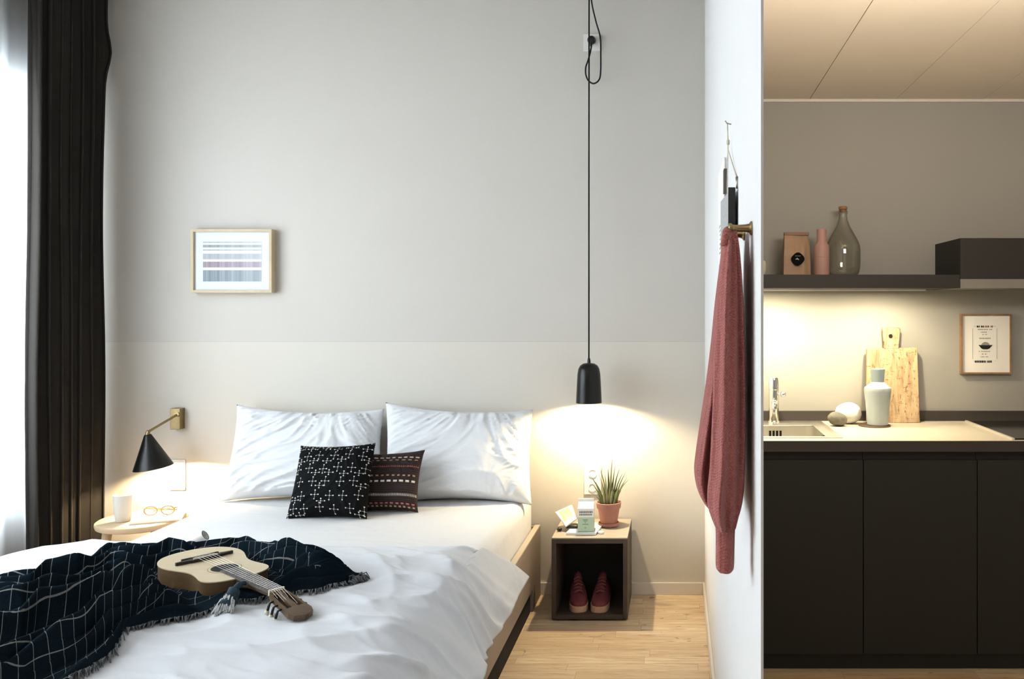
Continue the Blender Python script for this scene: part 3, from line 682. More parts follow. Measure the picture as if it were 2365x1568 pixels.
lathe(bm, prof, ct, 56, tm, cap0=True, cap1=True); sh = obj('lamp_shade', bm, 'lamp_black', wl, smooth=True, angle=.7)
bm = bmesh.new(); lathe(bm, [(.0815, -h + .001), (.0148, -.0115)], ct, 56, tm, cap0=False, cap1=False); obj('shade_lining', bm, 'lamp_in', sh, smooth=True)
bm = bmesh.new(); tube(bm, [ct + tm @ Vector((0, 0, -.035)), ct + tm @ Vector((0, 0, -.012)), ct + Vector((0, 0, .004)), pj + Vector((0, 0, .004))], [.019, .011, .010, .008], 16); obj('swivel_joint', bm, 'brass', wl, smooth=True, angle=.7)
bm = bmesh.new(); lathe(bm, [(.012, -.045), (.022, -.062), (.024, -.075), (.018, -.09), (.008, -.096)], ct, 24, tm); obj('bulb', bm, 'warm', wl, smooth=True)
L1 = ct + tm @ Vector((0, 0, -.128))
bm = bmesh.new(); p = ct + tm @ Vector((.004, -.0375, -.062)); lathe(bm, [(.005, 0), (.0055, .003), (.001, .006)], p, 16, tm @ Matrix.Rotation(PI / 2 - .4, 3, 'X').inverted()); obj('knob', bm, 'ivory', wl, smooth=True)
# switch under it
def plate(name, px0, px1, py0, py1, label, cat, gangs, rocker=True, group=None):
    a = W(px0, py1, YB); b = W(px1, py0, YB)
    t = thing(name, label, cat, (.5 * (a.x + b.x), YB, a.z), group)
    obj('plate', box(a.x, b.x, YB - .010, YB, a.z, b.z), 'plastic', t, bevel=.002)
    hh = (b.z - a.z) / gangs
    for k in range(gangs):
        z0 = a.z + k * hh
        if rocker: obj('rocker', box(a.x + .008, b.x - .008, YB - .014, YB - .009, z0 + .008, z0 + hh - .008), 'plastic', t, bevel=.0015)
        else:
            bm = bmesh.new(); lathe(bm, [(.021, 0), (.021, .004), (.0175, .004), (.017, .001)], ((a.x + b.x) / 2, YB - .010, z0 + hh / 2), 32, Matrix.Rotation(PI / 2, 3, 'X')); obj('socket_well', bm, 'plastic', t, smooth=True, angle=.6)
    return t
plate('light_switch', 394, 430, 1061, 1131, 'double white light switch on the wall between wall lamp and pillow', 'switch', 2)
plate('wall_socket', 1349, 1389, 1076, 1141, 'white double wall plate low behind the potted plant', 'socket', 2, False)
plate('wall_socket', 1348, 1388, 80, 119, 'white wall socket high up, with the black lamp plug in it', 'socket', 1, False)

# framed print
fr = thing('framed_print', 'small pale wood frame with a banded grey print above the bed', 'picture', (-2.24, YB, 1.60))
FY = YB - .045
a = W(440, 676, FY); b = W(627, 529, FY); t_ = .013
bm = bmesh.new()
bx(bm, a.x, b.x, FY, YB, b.z - t_, b.z); bx(bm, a.x, b.x, FY, YB, a.z, a.z + t_); bx(bm, a.x, a.x + t_, FY, YB, a.z + t_, b.z - t_); bx(bm, b.x - t_, b.x, FY, YB, a.z + t_, b.z - t_)
obj('frame', bm, 'light_wood', fr)
obj('mount_board', box(a.x + t_, b.x - t_, FY + .012, FY + .016, a.z + t_, b.z - t_), 'mat_white', fr)
p0 = W(469, 650, FY + .012); p1 = W(604, 557, FY + .012); bm = bmesh.new()
grid(bm, lambda u, v: (lerp(p0.x, p1.x, u), FY + .0112, lerp(p0.z, p1.z, v)), 2, 2, lambda u, v: (u, v)); obj('print', bm, 'print', fr)

# ------------------------------------------------------------------ pendant lamp
PL = Vector((-.415, 3.985, 0))
pz = W(1360, 930, PL.y).z
pn = thing('pendant_lamp', 'black bell pendant lamp hanging low on a long black cord, lit', 'lamp', (PL.x, PL.y, pz))
bm = bmesh.new()
prof = [(.0135, .190), (.028, .1875), (.042, .178), (.050, .163), (.0545, .140), (.0575, .09), (.0615, 0), (.0595, 0), (.0555, .09), (.052, .140), (.046, .165), (.02, .182), (.004, .184)]
lathe(bm, [(r, pz + z) for r, z in prof], (PL.x, PL.y, 0), 64); ps = obj('lamp_shade', bm, 'lamp_black', pn, smooth=True, angle=.8)
bm = bmesh.new(); lathe(bm, [(.059, pz + .001), (.055, pz + .09), (.0515, pz + .139), (.045, pz + .164)], (PL.x, PL.y, 0), 64, cap0=False, cap1=False); obj('shade_lining', bm, 'lamp_in', ps, smooth=True)
bm = bmesh.new(); lathe(bm, [(.0085, pz + .186), (.008, pz + .200), (.0055, pz + .214), (.004, pz + .215)], (PL.x, PL.y, 0), 24); obj('cord_grip', bm, 'black_pl', pn, smooth=True, angle=.8)
bm = bmesh.new(); lathe(bm, [(.012, pz + .12), (.024, pz + .095), (.028, pz + .07), (.022, pz + .05), (.008, pz + .042)], (PL.x, PL.y, 0), 24); obj('bulb', bm, 'warm', pn, smooth=True)
hook = Vector((PL.x + .008, 4.02, ZC - .02))
bm = bmesh.new(); tube(bm, [(PL.x, PL.y, pz + .205), (PL.x, PL.y, 2.0), (PL.x + .001, PL.y, 2.9), hook], .0038, 10)
lp = [hook, W(1366, 0, 4.05), W(1376, 48, 4.08), W(1386, 85, 4.09), W(1387.5, 130, 4.09), W(1387, 168, 4.09), W(1383, 185, 4.09), W(1371, 193, 4.09), W(1359, 186, 4.09), W(1353, 172, 4.09), W(1353, 155, 4.09), W(1358, 140, 4.10), W(1363, 122, 4.11), W(1366, 106, 4.118)]
tube(bm, smooth_path(lp, 8), .0038, 10); cdo = obj('cord', bm, 'cord', pn, smooth=True)
bm = bmesh.new(); pc = W(1367, 95, YB - .012); RX = Matrix.Rotation(PI / 2, 3, 'X'); lathe(bm, [(.018, 0), (.0205, .012), (.0205, .022), (.017, .030), (.006, .033)], pc, 28, RX); tube(bm, [pc + Vector((0, -.022, -.012)), pc + Vector((-.002, -.026, -.034))], [.008, .005], 12); obj('plug', bm, 'black_pl', pn, smooth=True, angle=.8)
bm = bmesh.new(); tube(bm, smooth_path([hook + Vector((0, 0, .02)), hook + Vector((0, 0, .006)), hook + Vector((.012, 0, -.004)), hook + Vector((0, 0, -.016)), hook + Vector((-.010, 0, -.008))], 6), .003, 8); obj('ceiling_hook', bm, 'black_pl', pn, smooth=True)

# ------------------------------------------------------------------ cube nightstand and what stands on it
NX0, NX1, NY0, NY1, NZ0, NZ1 = -.565, -.2185, 3.79, YB - .014, .008, .380
ns = thing('cube_nightstand', 'open dark brown cube nightstand between bed and white partition', 'nightstand', ((NX0 + NX1) / 2, 3.96, 0))
tk = .021
obj('side_panel', box(NX0, NX0 + tk, NY0, NY1, NZ0, NZ1 - .006), 'cube', ns, bevel=.002); obj('side_panel', box(NX1 - tk, NX1, NY0, NY1, NZ0, NZ1 - .006), 'cube', ns, bevel=.002)
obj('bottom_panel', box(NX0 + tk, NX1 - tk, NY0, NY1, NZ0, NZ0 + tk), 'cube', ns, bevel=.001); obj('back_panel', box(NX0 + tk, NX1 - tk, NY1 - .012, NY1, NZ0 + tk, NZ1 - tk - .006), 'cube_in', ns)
obj('top_panel', box(NX0 + tk, NX1 - tk, NY0, NY1, NZ1 - tk - .006, NZ1 - .006), 'cube', ns, bevel=.001)
obj('top_cover', box(NX0, NX1, NY0, NY1, NZ1 - .006, NZ1), 'cube_top', ns, bevel=.0015)
for x in (NX0 + .02, NX1 - .06):
    for y in (NY0 + .03, NY1 - .07): obj('foot', box(x, x + .04, y, y + .04, 0, NZ0), 'black', ns)

def sneaker(cx, yt, rot, label):
    t = thing('sneaker', label, 'shoe', (cx, yt + .13, NZ0 + tk), 'burgundy sneakers in the cube')
    R = Matrix.Translation((cx, yt, NZ0 + tk)) @ Matrix.Rotation(rot, 4, 'Z')
    L = .265
    hw = smooth_path([(0, .004, 0), (.004, .022, 0), (.02, .036, 0), (.055, .0435, 0), (.10, .042, 0), (.15, .036, 0), (.20, .036, 0), (.245, .032, 0), (.26, .020, 0), (.265, .003, 0)], 5)
    ol = [(p.y, p.x) for p in hw] + [(-p.y, p.x) for p in hw[::-1]]
    bm = bmesh.new(); disc_prism(bm, ol, 0, .027, R); obj('sole', bm, 'sole', t, smooth=True, angle=.8)
    bm = bmesh.new(); rings = []
    for y, w, hgt, top in ((.006, .012, .034, .4), (.015, .026, .044, .5), (.035, .036, .054, .55), (.065, .041, .064, .55), (.10, .040, .080, .5), (.13, .037, .096, .45), (.155, .035, .106, .5), (.17, .0345, .104, .6), (.21, .034, .098, .7), (.245, .029, .104, .7), (.259, .018, .104, .7), (.263, .008, .08, .7)):
        ring = []
        for k in range(24):
            a = PI * k / 23; c, s = math.cos(a), math.sin(a)
            ring.append(R @ Vector((w * math.copysign(abs(c) ** (.7 if s < .6 else 1.0), c) * (1 - (.42 if y > .06 else .2) * s ** 3), y, .024 + (hgt - .024) * s ** top)))
        rings.append(ring)
    loft(bm, rings); up = obj('upper', bm, 'canvas', t, smooth=True, angle=1.2)
    bm = bmesh.new(); lathe(bm, [(.022, 0), (.020, .0015)], R @ Vector((0, .205, .0985)), 24, Matrix.Diagonal((1, 1.7, 1))); obj('lining', bm, 'shoe_in', up)
    bm = bmesh.new(); rings = []
    for y, w, z in ((.075, .016, .070), (.11, .017, .088), (.145, .018, .106), (.165, .019, .122), (.175, .014, .134)):
        rings.append([R @ Vector((xx * w, y - .004 * abs(xx), z + .002 - .004 * abs(xx) + dz)) for xx, dz in ((-1, 0), (0, .004), (1, 0), (1, -.004), (0, -.001), (-1, -.004))])
    loft(bm, rings); obj('tongue', bm, 'canvas', t, smooth=True)
    for i in range(5):
        y = .078 + .018 * i; z = .076 + .0095 * i; s = 1 if i % 2 else -1
        bm = bmesh.new(); tube(bm, [R @ Vector((-.021, y + .003 * s, z - .006)), R @ Vector((0, y, z + .003)), R @ Vector((.021, y - .003 * s, z - .006))], .0026, 8); obj('lace', bm, 'lace', t, smooth=True)
sneaker(W(1339, 1400, 3.83).x, 3.815, .16, 'burgundy canvas sneaker in the open cube, nearer the bed'); sneaker(W(1383, 1400, 3.83).x, 3.812, -.03, 'burgundy canvas sneaker in the open cube, nearer the partition')

pp = W(1406, 1212, 4.0); PPX, PPY = pp.x, 4.0
po = thing('potted_plant', 'spiky green succulent in a terracotta pot with saucer on the nightstand', 'plant', (PPX, PPY, NZ1))
bm = bmesh.new(); lathe(bm, [(.040, NZ1), (.047, NZ1 + .004), (.050, NZ1 + .018), (.046, NZ1 + .019), (.042, NZ1 + .008)], (PPX, PPY, 0), 40); obj('saucer', bm, 'terracotta', po, smooth=True, angle=.7)
z0 = NZ1 + .009
bm = bmesh.new(); lathe(bm, [(.037, z0), (.040, z0 + .004), (.0525, z0 + .078), (.0575, z0 + .079), (.060, z0 + .106), (.056, z0 + .107), (.053, z0 + .096)], (PPX, PPY, 0), 48, cap1=False); obj('pot', bm, 'terracotta', po, smooth=True, angle=.6)
bm = bmesh.new(); lathe(bm, [(.0535, z0 + .090), (.03, z0 + .097), (.004, z0 + .098)], (PPX, PPY, 0), 32); obj('soil', bm, 'soil', po, smooth=True)
rl = random.Random(21)
def leaf(dx, dz, base, wdt, m, fwd=0.0):
    bm = bmesh.new(); b = Vector((PPX + base, PPY + rl.uniform(-.03, .03), z0 + .094)); tip = Vector((PPX + dx, PPY + fwd, z0 + .094 + dz)); mid = b.lerp(tip, .5) + Vector((-(dx - base) * .12, 0, dz * .06))
    path = smooth_path([b, mid, tip], 6); n = len(path); rings = []
    ax_ = Vector((1, .25 * rl.uniform(-1, 1), 0)).normalized()
    for i, p in enumerate(path):
        k = i / (n - 1); w = .8 * wdt * (1 - k ** 1.4) * (.85 + .5 * math.sin(min(1, k * 2.2) * PI) * .3) + .0004
        rings.append([p + ax_ * w * c + Vector((0, -1, 0)) * w * .45 * s for c, s in ((-1, 0), (-.6, .5), (0, .8), (.6, .5), (1, 0), (.5, -.5), (-.5, -.5))])
    loft(bm, rings); obj('leaf', bm, m, po, smooth=True)
PS = 1 / 480.0
for px, py, b, w in ((1414, 1043, .005, .0085), (1384, 1070, -.010, .007), (1363, 1082, -.025, .008), (1432, 1066, .018, .0065), (1454, 1091, .030, .007), (1446, 1077, .030, .0065), (1439, 1078, .022, .006),
                     (1380, 1076, -.018, .006), (1368, 1106, -.03, .009), (1359, 1121, -.035, .005), (1405, 1070, 0, .011), (1418, 1082, .01, .009), (1397, 1082, -.01, .008), (1424, 1095, .018, .009), (1389, 1096, -.02, .008),
                     (1442, 1102, .030, .009), (1375, 1100, -.028, .008), (1410, 1095, .004, .011), (1400, 1105, -.006, .010), (1431, 1108, .024, .008), (1366, 1116, -.035, .004), (1448, 1092, .034, .005), (1420, 1064, .012, .006), (1393, 1112, -.014, .009), (1436, 1118, .028, .009), (1382, 1118, -.026, .009), (1416, 1112, .012, .010)):
    leaf((px - 1406) * PS, (1158 - py) * PS - .010, b, w, 'leaf_pale' if rl.random() < .3 else 'leaf', rl.uniform(-.03, .03))

mg = thing('magazine', 'white magazine under the mint carton on the nightstand', 'magazine', (-.46, 3.87, NZ1))
bm = bmesh.new(); disc_prism(bm, [(-.505, 3.835), (-.366, 3.835), (-.345, 4.02), (-.475, 4.02)], NZ1, NZ1 + .010); obj('page_block', bm, 'paper', mg, bevel=.0015)
bm = bmesh.new(); disc_prism(bm, [(-.506, 3.834), (-.365, 3.834), (-.344, 4.021), (-.476, 4.021)], NZ1 + .010, NZ1 + .011); obj('cover', bm, 'paper', mg)
MZ1 = NZ1 + .011
# gable-top carton
cx_, cy_, cw = W(1354, 1220, 3.885).x, 3.885, .037
ca = thing('carton', 'small gable-top carton, mint green below and white above, on the magazine', 'carton', (cx_, cy_, MZ1))
Rc = Matrix.Translation((cx_, cy_, 0)) @ Matrix.Rotation(math.radians(3), 4, 'Z')
sq = [(-cw, -cw), (cw, -cw), (cw, cw), (-cw, cw)]
bm = bmesh.new(); disc_prism(bm, sq, MZ1 + .003, MZ1 + .068, Rc); obj('mint_band', bm, 'mint', ca)
bm = bmesh.new(); disc_prism(bm, [(x * .99, y * .99) for x, y in sq], MZ1, MZ1 + .003, Rc); obj('base', bm, 'green_ink', ca)
bm = bmesh.new(); disc_prism(bm, sq, MZ1 + .068, MZ1 + .108, Rc)
hexa(bm, [Rc @ Vector((x, y, MZ1 + .108)) for x, y in sq] + [Rc @ Vector((x * .95, y * .06, MZ1 + .135)) for x, y in sq])
hexa(bm, [Rc @ Vector((x * .95, y * .06, MZ1 + .135)) for x, y in sq] + [Rc @ Vector((x * .95, y * .06, MZ1 + .147)) for x, y in sq]); obj('gable_top', bm, 'paper', ca)
bm = bmesh.new(); rr = random.Random(3)
for row, (z, hh) in enumerate(((.092, .009), (.080, .007))):
    x = -.030
    while x < .028:
        w = rr.uniform(.004, .007); hexa(bm, [Rc @ Vector(p) for p in ((x, -cw - .0006, MZ1 + z - hh / 2), (x + w, -cw - .0006, MZ1 + z - hh / 2), (x + w, -cw + .001, MZ1 + z - hh / 2), (x, -cw + .001, MZ1 + z - hh / 2), (x, -cw - .0006, MZ1 + z + hh / 2), (x + w, -cw - .0006, MZ1 + z + hh / 2), (x + w, -cw + .001, MZ1 + z + hh / 2), (x, -cw + .001, MZ1 + z + hh / 2))]); x += w + .0018
obj('lettering', bm, 'grey_ink', ca)
bm = bmesh.new()
for x0, x1, z in ((-.012, .012, .055), (-.008, .008, .049), (-.003, .003, .042), (-.014, .014, .034), (-.004, .004, .018)):
    bx(bm, cx_ + x0, cx_ + x1, cy_ - cw - .0012, cy_ - cw + .002, MZ1 + z, MZ1 + z + .0028)
obj('emblem', bm, 'green_ink', ca)
# snack packet: crumpled sheet bag propped on the black case
bm = bmesh.new(); A, B, C_, D_ = Vector((-.575, 3.965, .455)), Vector((-.512, 3.885, .402)), Vector((-.466, 3.935, .428)), Vector((-.500, 4.02, .478))
def pk(u, v, s):
    p = A.lerp(B, u).lerp(D_.lerp(C_, u), v); e = (1 - abs(2 * u - 1) ** 3) * (1 - abs(2 * v - 1) ** 3)
    return p + Vector((-.3, -.35, .88)) * s * (.012 * e + .004 * n3(u * 5, v * 5, s) * e)
grid(bm, lambda u, v: pk(u, v, 1), 16, 16); grid(bm, lambda u, v: pk(u, v, -1), 16, 16); bmesh.ops.remove_doubles(bm, verts=bm.verts, dist=.001)
sp = obj('snack_packet', bm, 'paper', smooth=True, origin=B); tag(sp, 'crumpled white and yellow snack packet propped beside the carton', 'packet')
bm = bmesh.new(); grid(bm, lambda u, v: pk(.18 + .62 * u, .16 + .66 * v, 1) + Vector((-.3, -.35, .88)) * .0012, 12, 12); obj('printed_panel', bm, 'yellow', sp, smooth=True)
bm = bmesh.new(); bx(bm, -.516, -.460, 3.905, 3.955, MZ1, MZ1 + .014); tag(obj('spectacle_case', bm, 'black_pl', bevel=.005, origin=(-.488, 3.93, MZ1)), 'slim black case lying under the snack packet', 'case')
bm = bmesh.new(); sp_ = W(1292, 1211, 3.9); bmesh.ops.create_uvsphere(bm, u_segments=20, v_segments=12, radius=.011, matrix=Matrix.Translation((sp_.x, 3.9, NZ1 + .0095)) @ Matrix.Diagonal((1.1, 1, .85, 1))); tag(obj('chocolate_sweet', bm, 'choc', smooth=True, origin=(sp_.x, 3.9, NZ1)), 'small dark round sweet at the bed side of the nightstand', 'sweet')
bm = bmesh.new(); q = W(1388, 1224, 3.86); lathe(bm, [(.013, NZ1), (.0145, NZ1 + .002), (.0145, NZ1 + .009), (.011, NZ1 + .012)], (q.x, 3.86, 0), 28); tag(obj('bottle_cap', bm, 'plastic', smooth=True, angle=.7, origin=(q.x, 3.86, NZ1)), 'little white cap lying in front of the plant pot', 'cap')

# ------------------------------------------------------------------ pegs, sweater and hanging board on the partition
RYm = Matrix.Rotation(-PI / 2, 3, 'Y')
def peg(y, z, label):
    t = thing('coat_peg', label, 'peg', (PX, y, z), 'brass coat pegs')
    bm = bmesh.new(); lathe(bm, [(.0135, 0), (.0135, .003), (.009, .006), (.0075, .012), (.0062, .033), (.0072, .038)], (PX, y, z), 28, RYm); obj('stem', bm, 'brass', t, smooth=True, angle=.7)
    bm = bmesh.new(); lathe(bm, [(.0072, .038), (.0095, .040), (.0095, .044), (.007, .046)], (PX, y, z), 28, RYm); obj('knob', bm, 'brass', t, smooth=True, angle=.7)
peg(1.594, W(1720, 527, 1.594).z, 'brass coat peg on the partition, the one nearer its free edge'); peg(1.764, W(1712, 541, 1.764).z, 'brass coat peg on the partition, just behind the nearer one')
sw = thing('sweater', 'dusty red knitted sweater hanging from a brass peg on the partition', 'sweater', (.09, 1.65, .92))
SLV = [(533, 1678, 1702), (545, 1674, 1704), (575, 1670, 1708), (620, 1663, 1712), (700, 1656, 1717), (800, 1650, 1720), (900, 1647, 1722), (1000, 1643, 1722), (1080, 1639, 1720), (1130, 1634, 1718), (1165, 1634, 1713), (1190, 1641, 1706), (1212, 1650, 1700)]
CUF = [(1210, 1651, 1699), (1228, 1653, 1697), (1270, 1653, 1696), (1306, 1653, 1695), (1314, 1657, 1691)]
BOD = [(533, 1668, 1694), (545, 1667, 1696), (575, 1666, 1697), (620, 1661, 1701), (700, 1651, 1706), (800, 1641, 1710), (900, 1628, 1712), (1000, 1613, 1711), (1050, 1606, 1710), (1080, 1603, 1708), (1105, 1605, 1704), (1130, 1611, 1698), (1150, 1621, 1690), (1164, 1633, 1682)]
def cloth(rows, Yc, dep, seed, fold, n=72, steps=5, taper=True):
    rows = [(p.x, p.y, p.z) for p in smooth_path(rows, steps)]
    rings = []
    for i, (py, xl, xr) in enumerate(rows):
        k = i / (len(rows) - 1); d = dep * (.35 + .65 * sm(k * 3)) if taper else dep
        z = H - (py - CY) * Yc / F; x0 = (xl - CX) * Yc / F; x1 = (xr - CX) * Yc / F; cx = (x0 + x1) / 2; hw = (x1 - x0) / 2; ring = []
        for j in range(n):
            a = 2 * PI * j / n; c, s = math.cos(a), math.sin(a)
            f = 1 + fold * (math.sin(5 * a + seed + 1.3 * n3(z * 2, 0, seed)) * .6 + n3(2.2 * c, 2.2 * s, z * 1.5 + seed)) * (abs(s) ** .7)
            x = cx + hw * math.copysign(abs(c) ** .85, c); y = Yc + d * math.copysign(abs(s) ** .85, s) * f
            ring.append((min(x, PX - .003), y, z))
        rings.append(ring)
    return rings
bm = bmesh.new(); loft(bm, cloth(BOD, 1.715, .075, 2.0, .5)); obj('torso', bm, 'knit', sw, smooth=True)
bm = bmesh.new(); loft(bm, cloth(SLV, 1.60, .042, 5.0, .6)); slv = obj('sleeve', bm, 'knit', sw, smooth=True)
bm = bmesh.new()
cf = cloth(CUF, 1.60, .030, 8.0, .10, taper=False)
loft(bm, cf); obj('cuff', bm, 'knit', slv, smooth=True)
bm = bmesh.new()     # rolled neck loop over the peg
zt = W(1690, 533, 1.60).z
tube(bm, smooth_path([(.094, 1.585, zt - .03), (.098, 1.59, zt - .004), (.104, 1.625, zt + .002), (.106, 1.68, zt + .001), (.102, 1.73, zt - .02)], 6), .0085, 16); obj('neckband', bm, 'knit', sw, smooth=True)

hb = thing('hanging_organiser', 'grey felt board hung by pale twine from a nail on the partition', 'wall hanging', (PX, 2.2, 1.35))
nail = W(1689, 285, PX * F / (1689 - CX) - .0); nail = Vector((PX - .004, 2.19, W(1689, 287, 2.19).z))
bm = bmesh.new(); tube(bm, [nail + Vector((.004, 0, 0)), nail + Vector((-.008, 0, .003)), nail + Vector((-.012, 0, .009))], .0018, 8); obj('nail', bm, 'steel', hb, smooth=True)
kn = nail + Vector((-.005, -.012, -.050))
c1 = W(1703, 414, 1.955); c2 = W(1679, 455, 2.36)
bm = bmesh.new(); tube(bm, [nail + Vector((-.006, 0, .002)), kn, kn + Vector((0, 0, -.02)), c1], .0016, 6); tube(bm, [nail + Vector((-.006, 0, .002)), kn + Vector((0, .006, 0)), c2], .0016, 6)
tube(bm, [kn + Vector((0, 0, -.006)), kn + Vector((0, 0, .006))], .004, 8); obj('twine', bm, 'twine', hb, smooth=True)
zb = 1.545
def board(y0, y1, zt0, zt1, x0, x1, zb):
    bm = bmesh.new(); hexa(bm, [(x0, y0, zb), (x1, y0, zb), (x1, y1, zb), (x0, y1, zb), (x0, y0, zt0), (x1, y0, zt0), (x1, y1, zt1), (x0, y1, zt1)]); return bm
obj('felt_board', board(1.955, 2.36, c1.z - .024, c2.z - .012, .128, .1385, zb), 'felt', hb, bevel=.002)
obj('edge_trim', board(1.947, 1.955, c1.z - .02, c1.z - .02, .124, .1405, zb), 'ink', hb)
for c in (c1, c2):
    bm = bmesh.new(); tube(bm, [c + Vector((0, 0, .006)), c + Vector((0, 0, -.022))], [.0045, .0035], 10); obj('eyelet', bm, 'steel', hb, smooth=True)
wc = thing('wall_calendar', 'white card panel with a dark clip bar on the partition, behind the felt board', 'calendar', (PX, 2.6, 1.45))
obj('card', board(2.40, 2.72, 1.86, 1.86, .1405, .1455, 1.565), 'paper', wc)
obj('clip_bar', board(2.36, 2.40, W(1678, 392, 2.38).z, W(1678, 392, 2.38).z, .1375, .1465, W(1678, 446, 2.38).z), 'dark_wood', wc)
bm = bmesh.new(); rr = random.Random(8)
for k in range(7):
    z = 1.68 - .014 * k; bx(bm, .1402, .1407, 2.47 + rr.uniform(0, .03), 2.62 + rr.uniform(0, .06), z, z + .005)
obj('printed_lines', bm, 'pale_ink', wc)

# ------------------------------------------------------------------ kitchen
KX0, KX1, KF = PX + .036, 2.38, 3.25
WT = .907
wt = thing('worktop', 'greige kitchen worktop with dark front edge running along the wall', 'worktop', (1.2, 3.5, WT - .042))
hx0, hx1, hy0, hy1 = .215, .625, 3.345, 3.665
bm = bmesh.new()
for a in ((KX0, hx0, KF + .002, KY), (hx1, KX1, KF + .002, KY), (hx0, hx1, KF + .002, hy0), (hx0, hx1, hy1, KY)): bx(bm, *a, WT - .040, WT)
obj('slab', bm, 'worktop', wt)
obj('front_edge', box(KX0, KX1, KF - .002, KF + .002, WT - .042, WT - .001), 'work_edge', wt)
obj('upstand', box(KX0, KX1, KY - .018, KY, WT, WT + .045), 'work_edge', wt)
for i, (x0, x1, lb) in enumerate(((.288, .736, 'anthracite base cabinet under the sink, beside the partition'), (.739, 1.183, 'anthracite base cabinet in the middle of the run, below vase and board'), (1.186, 1.634, 'anthracite base cabinet under the hob, cut by the photo edge'))):
    c = thing('base_cabinet', lb, 'cabinet', ((x0 + x1) / 2, 3.5, 0), 'kitchen base cabinets')
    xa = KX0 if i == 0 else x0 - .0012
    bm = bmesh.new(); bx(bm, xa, x1 + .0012, KF + .045, KY - .02, .06, .67); bx(bm, xa, x1 + .0012, KF + .045, KF + .06, .67, WT - .042); obj('carcass', bm, 'cab_gap', c)
    obj('door', box(xa if i == 0 else x0, x1, KF + .012, KF + .032, .068, WT - .078), 'cabinet', c, bevel=.0012)
    obj('grip_rail', box(xa, x1, KF + .030, KF + .045, WT - .078, WT - .042), 'shelf', c)
    obj('base_filler', box(xa, x1 + .0012, KF + .040, KF + .052, 0, .062), 'cabinet', c)
# sink
sk = thing('sink', 'stainless steel inset sink at the partition end of the worktop', 'sink', (.42, 3.5, WT))
bm = bmesh.new(); X1s = .668; zt_ = WT + .0035
for a in ((KX0 + .01, hx0 + .004, 3.318, 3.815), (hx1 - .02, X1s, 3.318, 3.815), (hx0 + .004, hx1 - .02, 3.318, hy0 + .004), (hx0 + .004, hx1 - .02, hy1 - .004, 3.815)): bx(bm, *a, WT + .0002, zt_)
obj('rim', bm, 'inox', sk, bevel=.001)
bm = bmesh.new(); bx(bm, hx0 + .003, hx1 - .018, hy0 + .003, hy1 - .003, WT - .15, WT + .003)
top = [f for f in bm.faces if f.normal.z > .9 or all(v.co.z > WT for v in f.verts)]
bmesh.ops.delete(bm, geom=top, context='FACES')
ve = [e for e in bm.edges if abs(e.verts[0].co.z - e.verts[1].co.z) > .05]
bmesh.ops.bevel(bm, geom=ve, offset=.05, segments=6, profile=.5, affect='EDGES')
obj('basin', bm, 'inox', sk, smooth=True, angle=.8)
bm = bmesh.new()
for k in range(4): bx(bm, W(1776 + 8 * k, 0, hy1).x, W(1781 + 8 * k, 0, hy1).x, hy1 - .0055, hy1 - .003, WT - .045, WT - .020)
obj('overflow', bm, 'black', sk)
obj('step_line', box(.640, .643, 3.335, 3.80, zt_, zt_ + .001), 'inox', sk)
# faucet
fc = thing('faucet', 'chrome mixer tap with a side lever behind the sink', 'faucet', (.41, 3.74, WT))
fx, fy = W(1787, 975, 3.735).x, 3.735; zb = zt_
bm = bmesh.new(); lathe(bm, [(.027, zb), (.027, zb + .008), (.023, zb + .012), (.0225, zb + .15), (.024, zb + .152), (.024, zb + .195), (.020, zb + .205), (.010, zb + .208)], (fx, fy, 0), 32); obj('column', bm, 'chrome', fc, smooth=True, angle=.6)
bm = bmesh.new(); tube(bm, smooth_path([(fx, fy, zb + .085), (fx - .004, fy - .05, zb + .10), (fx - .010, fy - .115, zb + .105), (fx - .012, fy - .135, zb + .094), (fx - .012, fy - .138, zb + .078)], 6), .0125, 16); obj('spout', bm, 'chrome', fc, smooth=True)
bm = bmesh.new(); tube(bm, [(fx, fy, zb + .130), (fx + .030, fy - .012, zb + .132), (fx + .036, fy - .016, zb + .132)], [.010, .0075, .0075], 14); lv = obj('lever', bm, 'chrome', fc, smooth=True)
bm = bmesh.new(); bmesh.ops.create_uvsphere(bm, u_segments=20, v_segments=14, radius=.0135, matrix=Matrix.Translation((fx + .040, fy - .018, zb + .132))); obj('lever_knob', bm, 'chrome', lv, smooth=True)
# hob
hb_ = thing('hob', 'black glass hob with pale metal edge set in the worktop', 'hob', (1.6, 3.5, WT))
obj('glass_plate', box(1.334, 1.90, 3.275, 3.79, WT + .0002, WT + .006), 'hob', hb_); obj('edge_trim', box(1.323, 1.334, 3.268, 3.80, WT + .0002, WT + .0075), 'hob_edge', hb_)
# shelf and hood
SYF, SZ0, SZ1 = 3.51, 1.511, 1.568
sf = thing('wall_shelf', 'thick dark brown shelf over the worktop holding the bottle', 'shelf', (.7, 3.7, SZ0))
obj('board', box(KX0, 1.2015, SYF, KY, SZ0, SZ1), 'shelf', sf, bevel=.001)
obj('light_strip', box(.25, 1.13, KY - .10, KY - .07, SZ0 - .006, SZ0), 'plastic', sf)
hd_ = thing('extractor_hood', 'dark box extractor hood with metal lower strip at the shelf end', 'hood', (1.6, 3.7, SZ0))
obj('casing', box(1.2025, 1.95, SYF - .002, KY, 1.549, 1.722), 'shelf', hd_, bevel=.0015); obj('metal_strip', box(1.2025, 1.95, SYF - .001, KY, SZ0, 1.549), 'hood_strip', hd_)
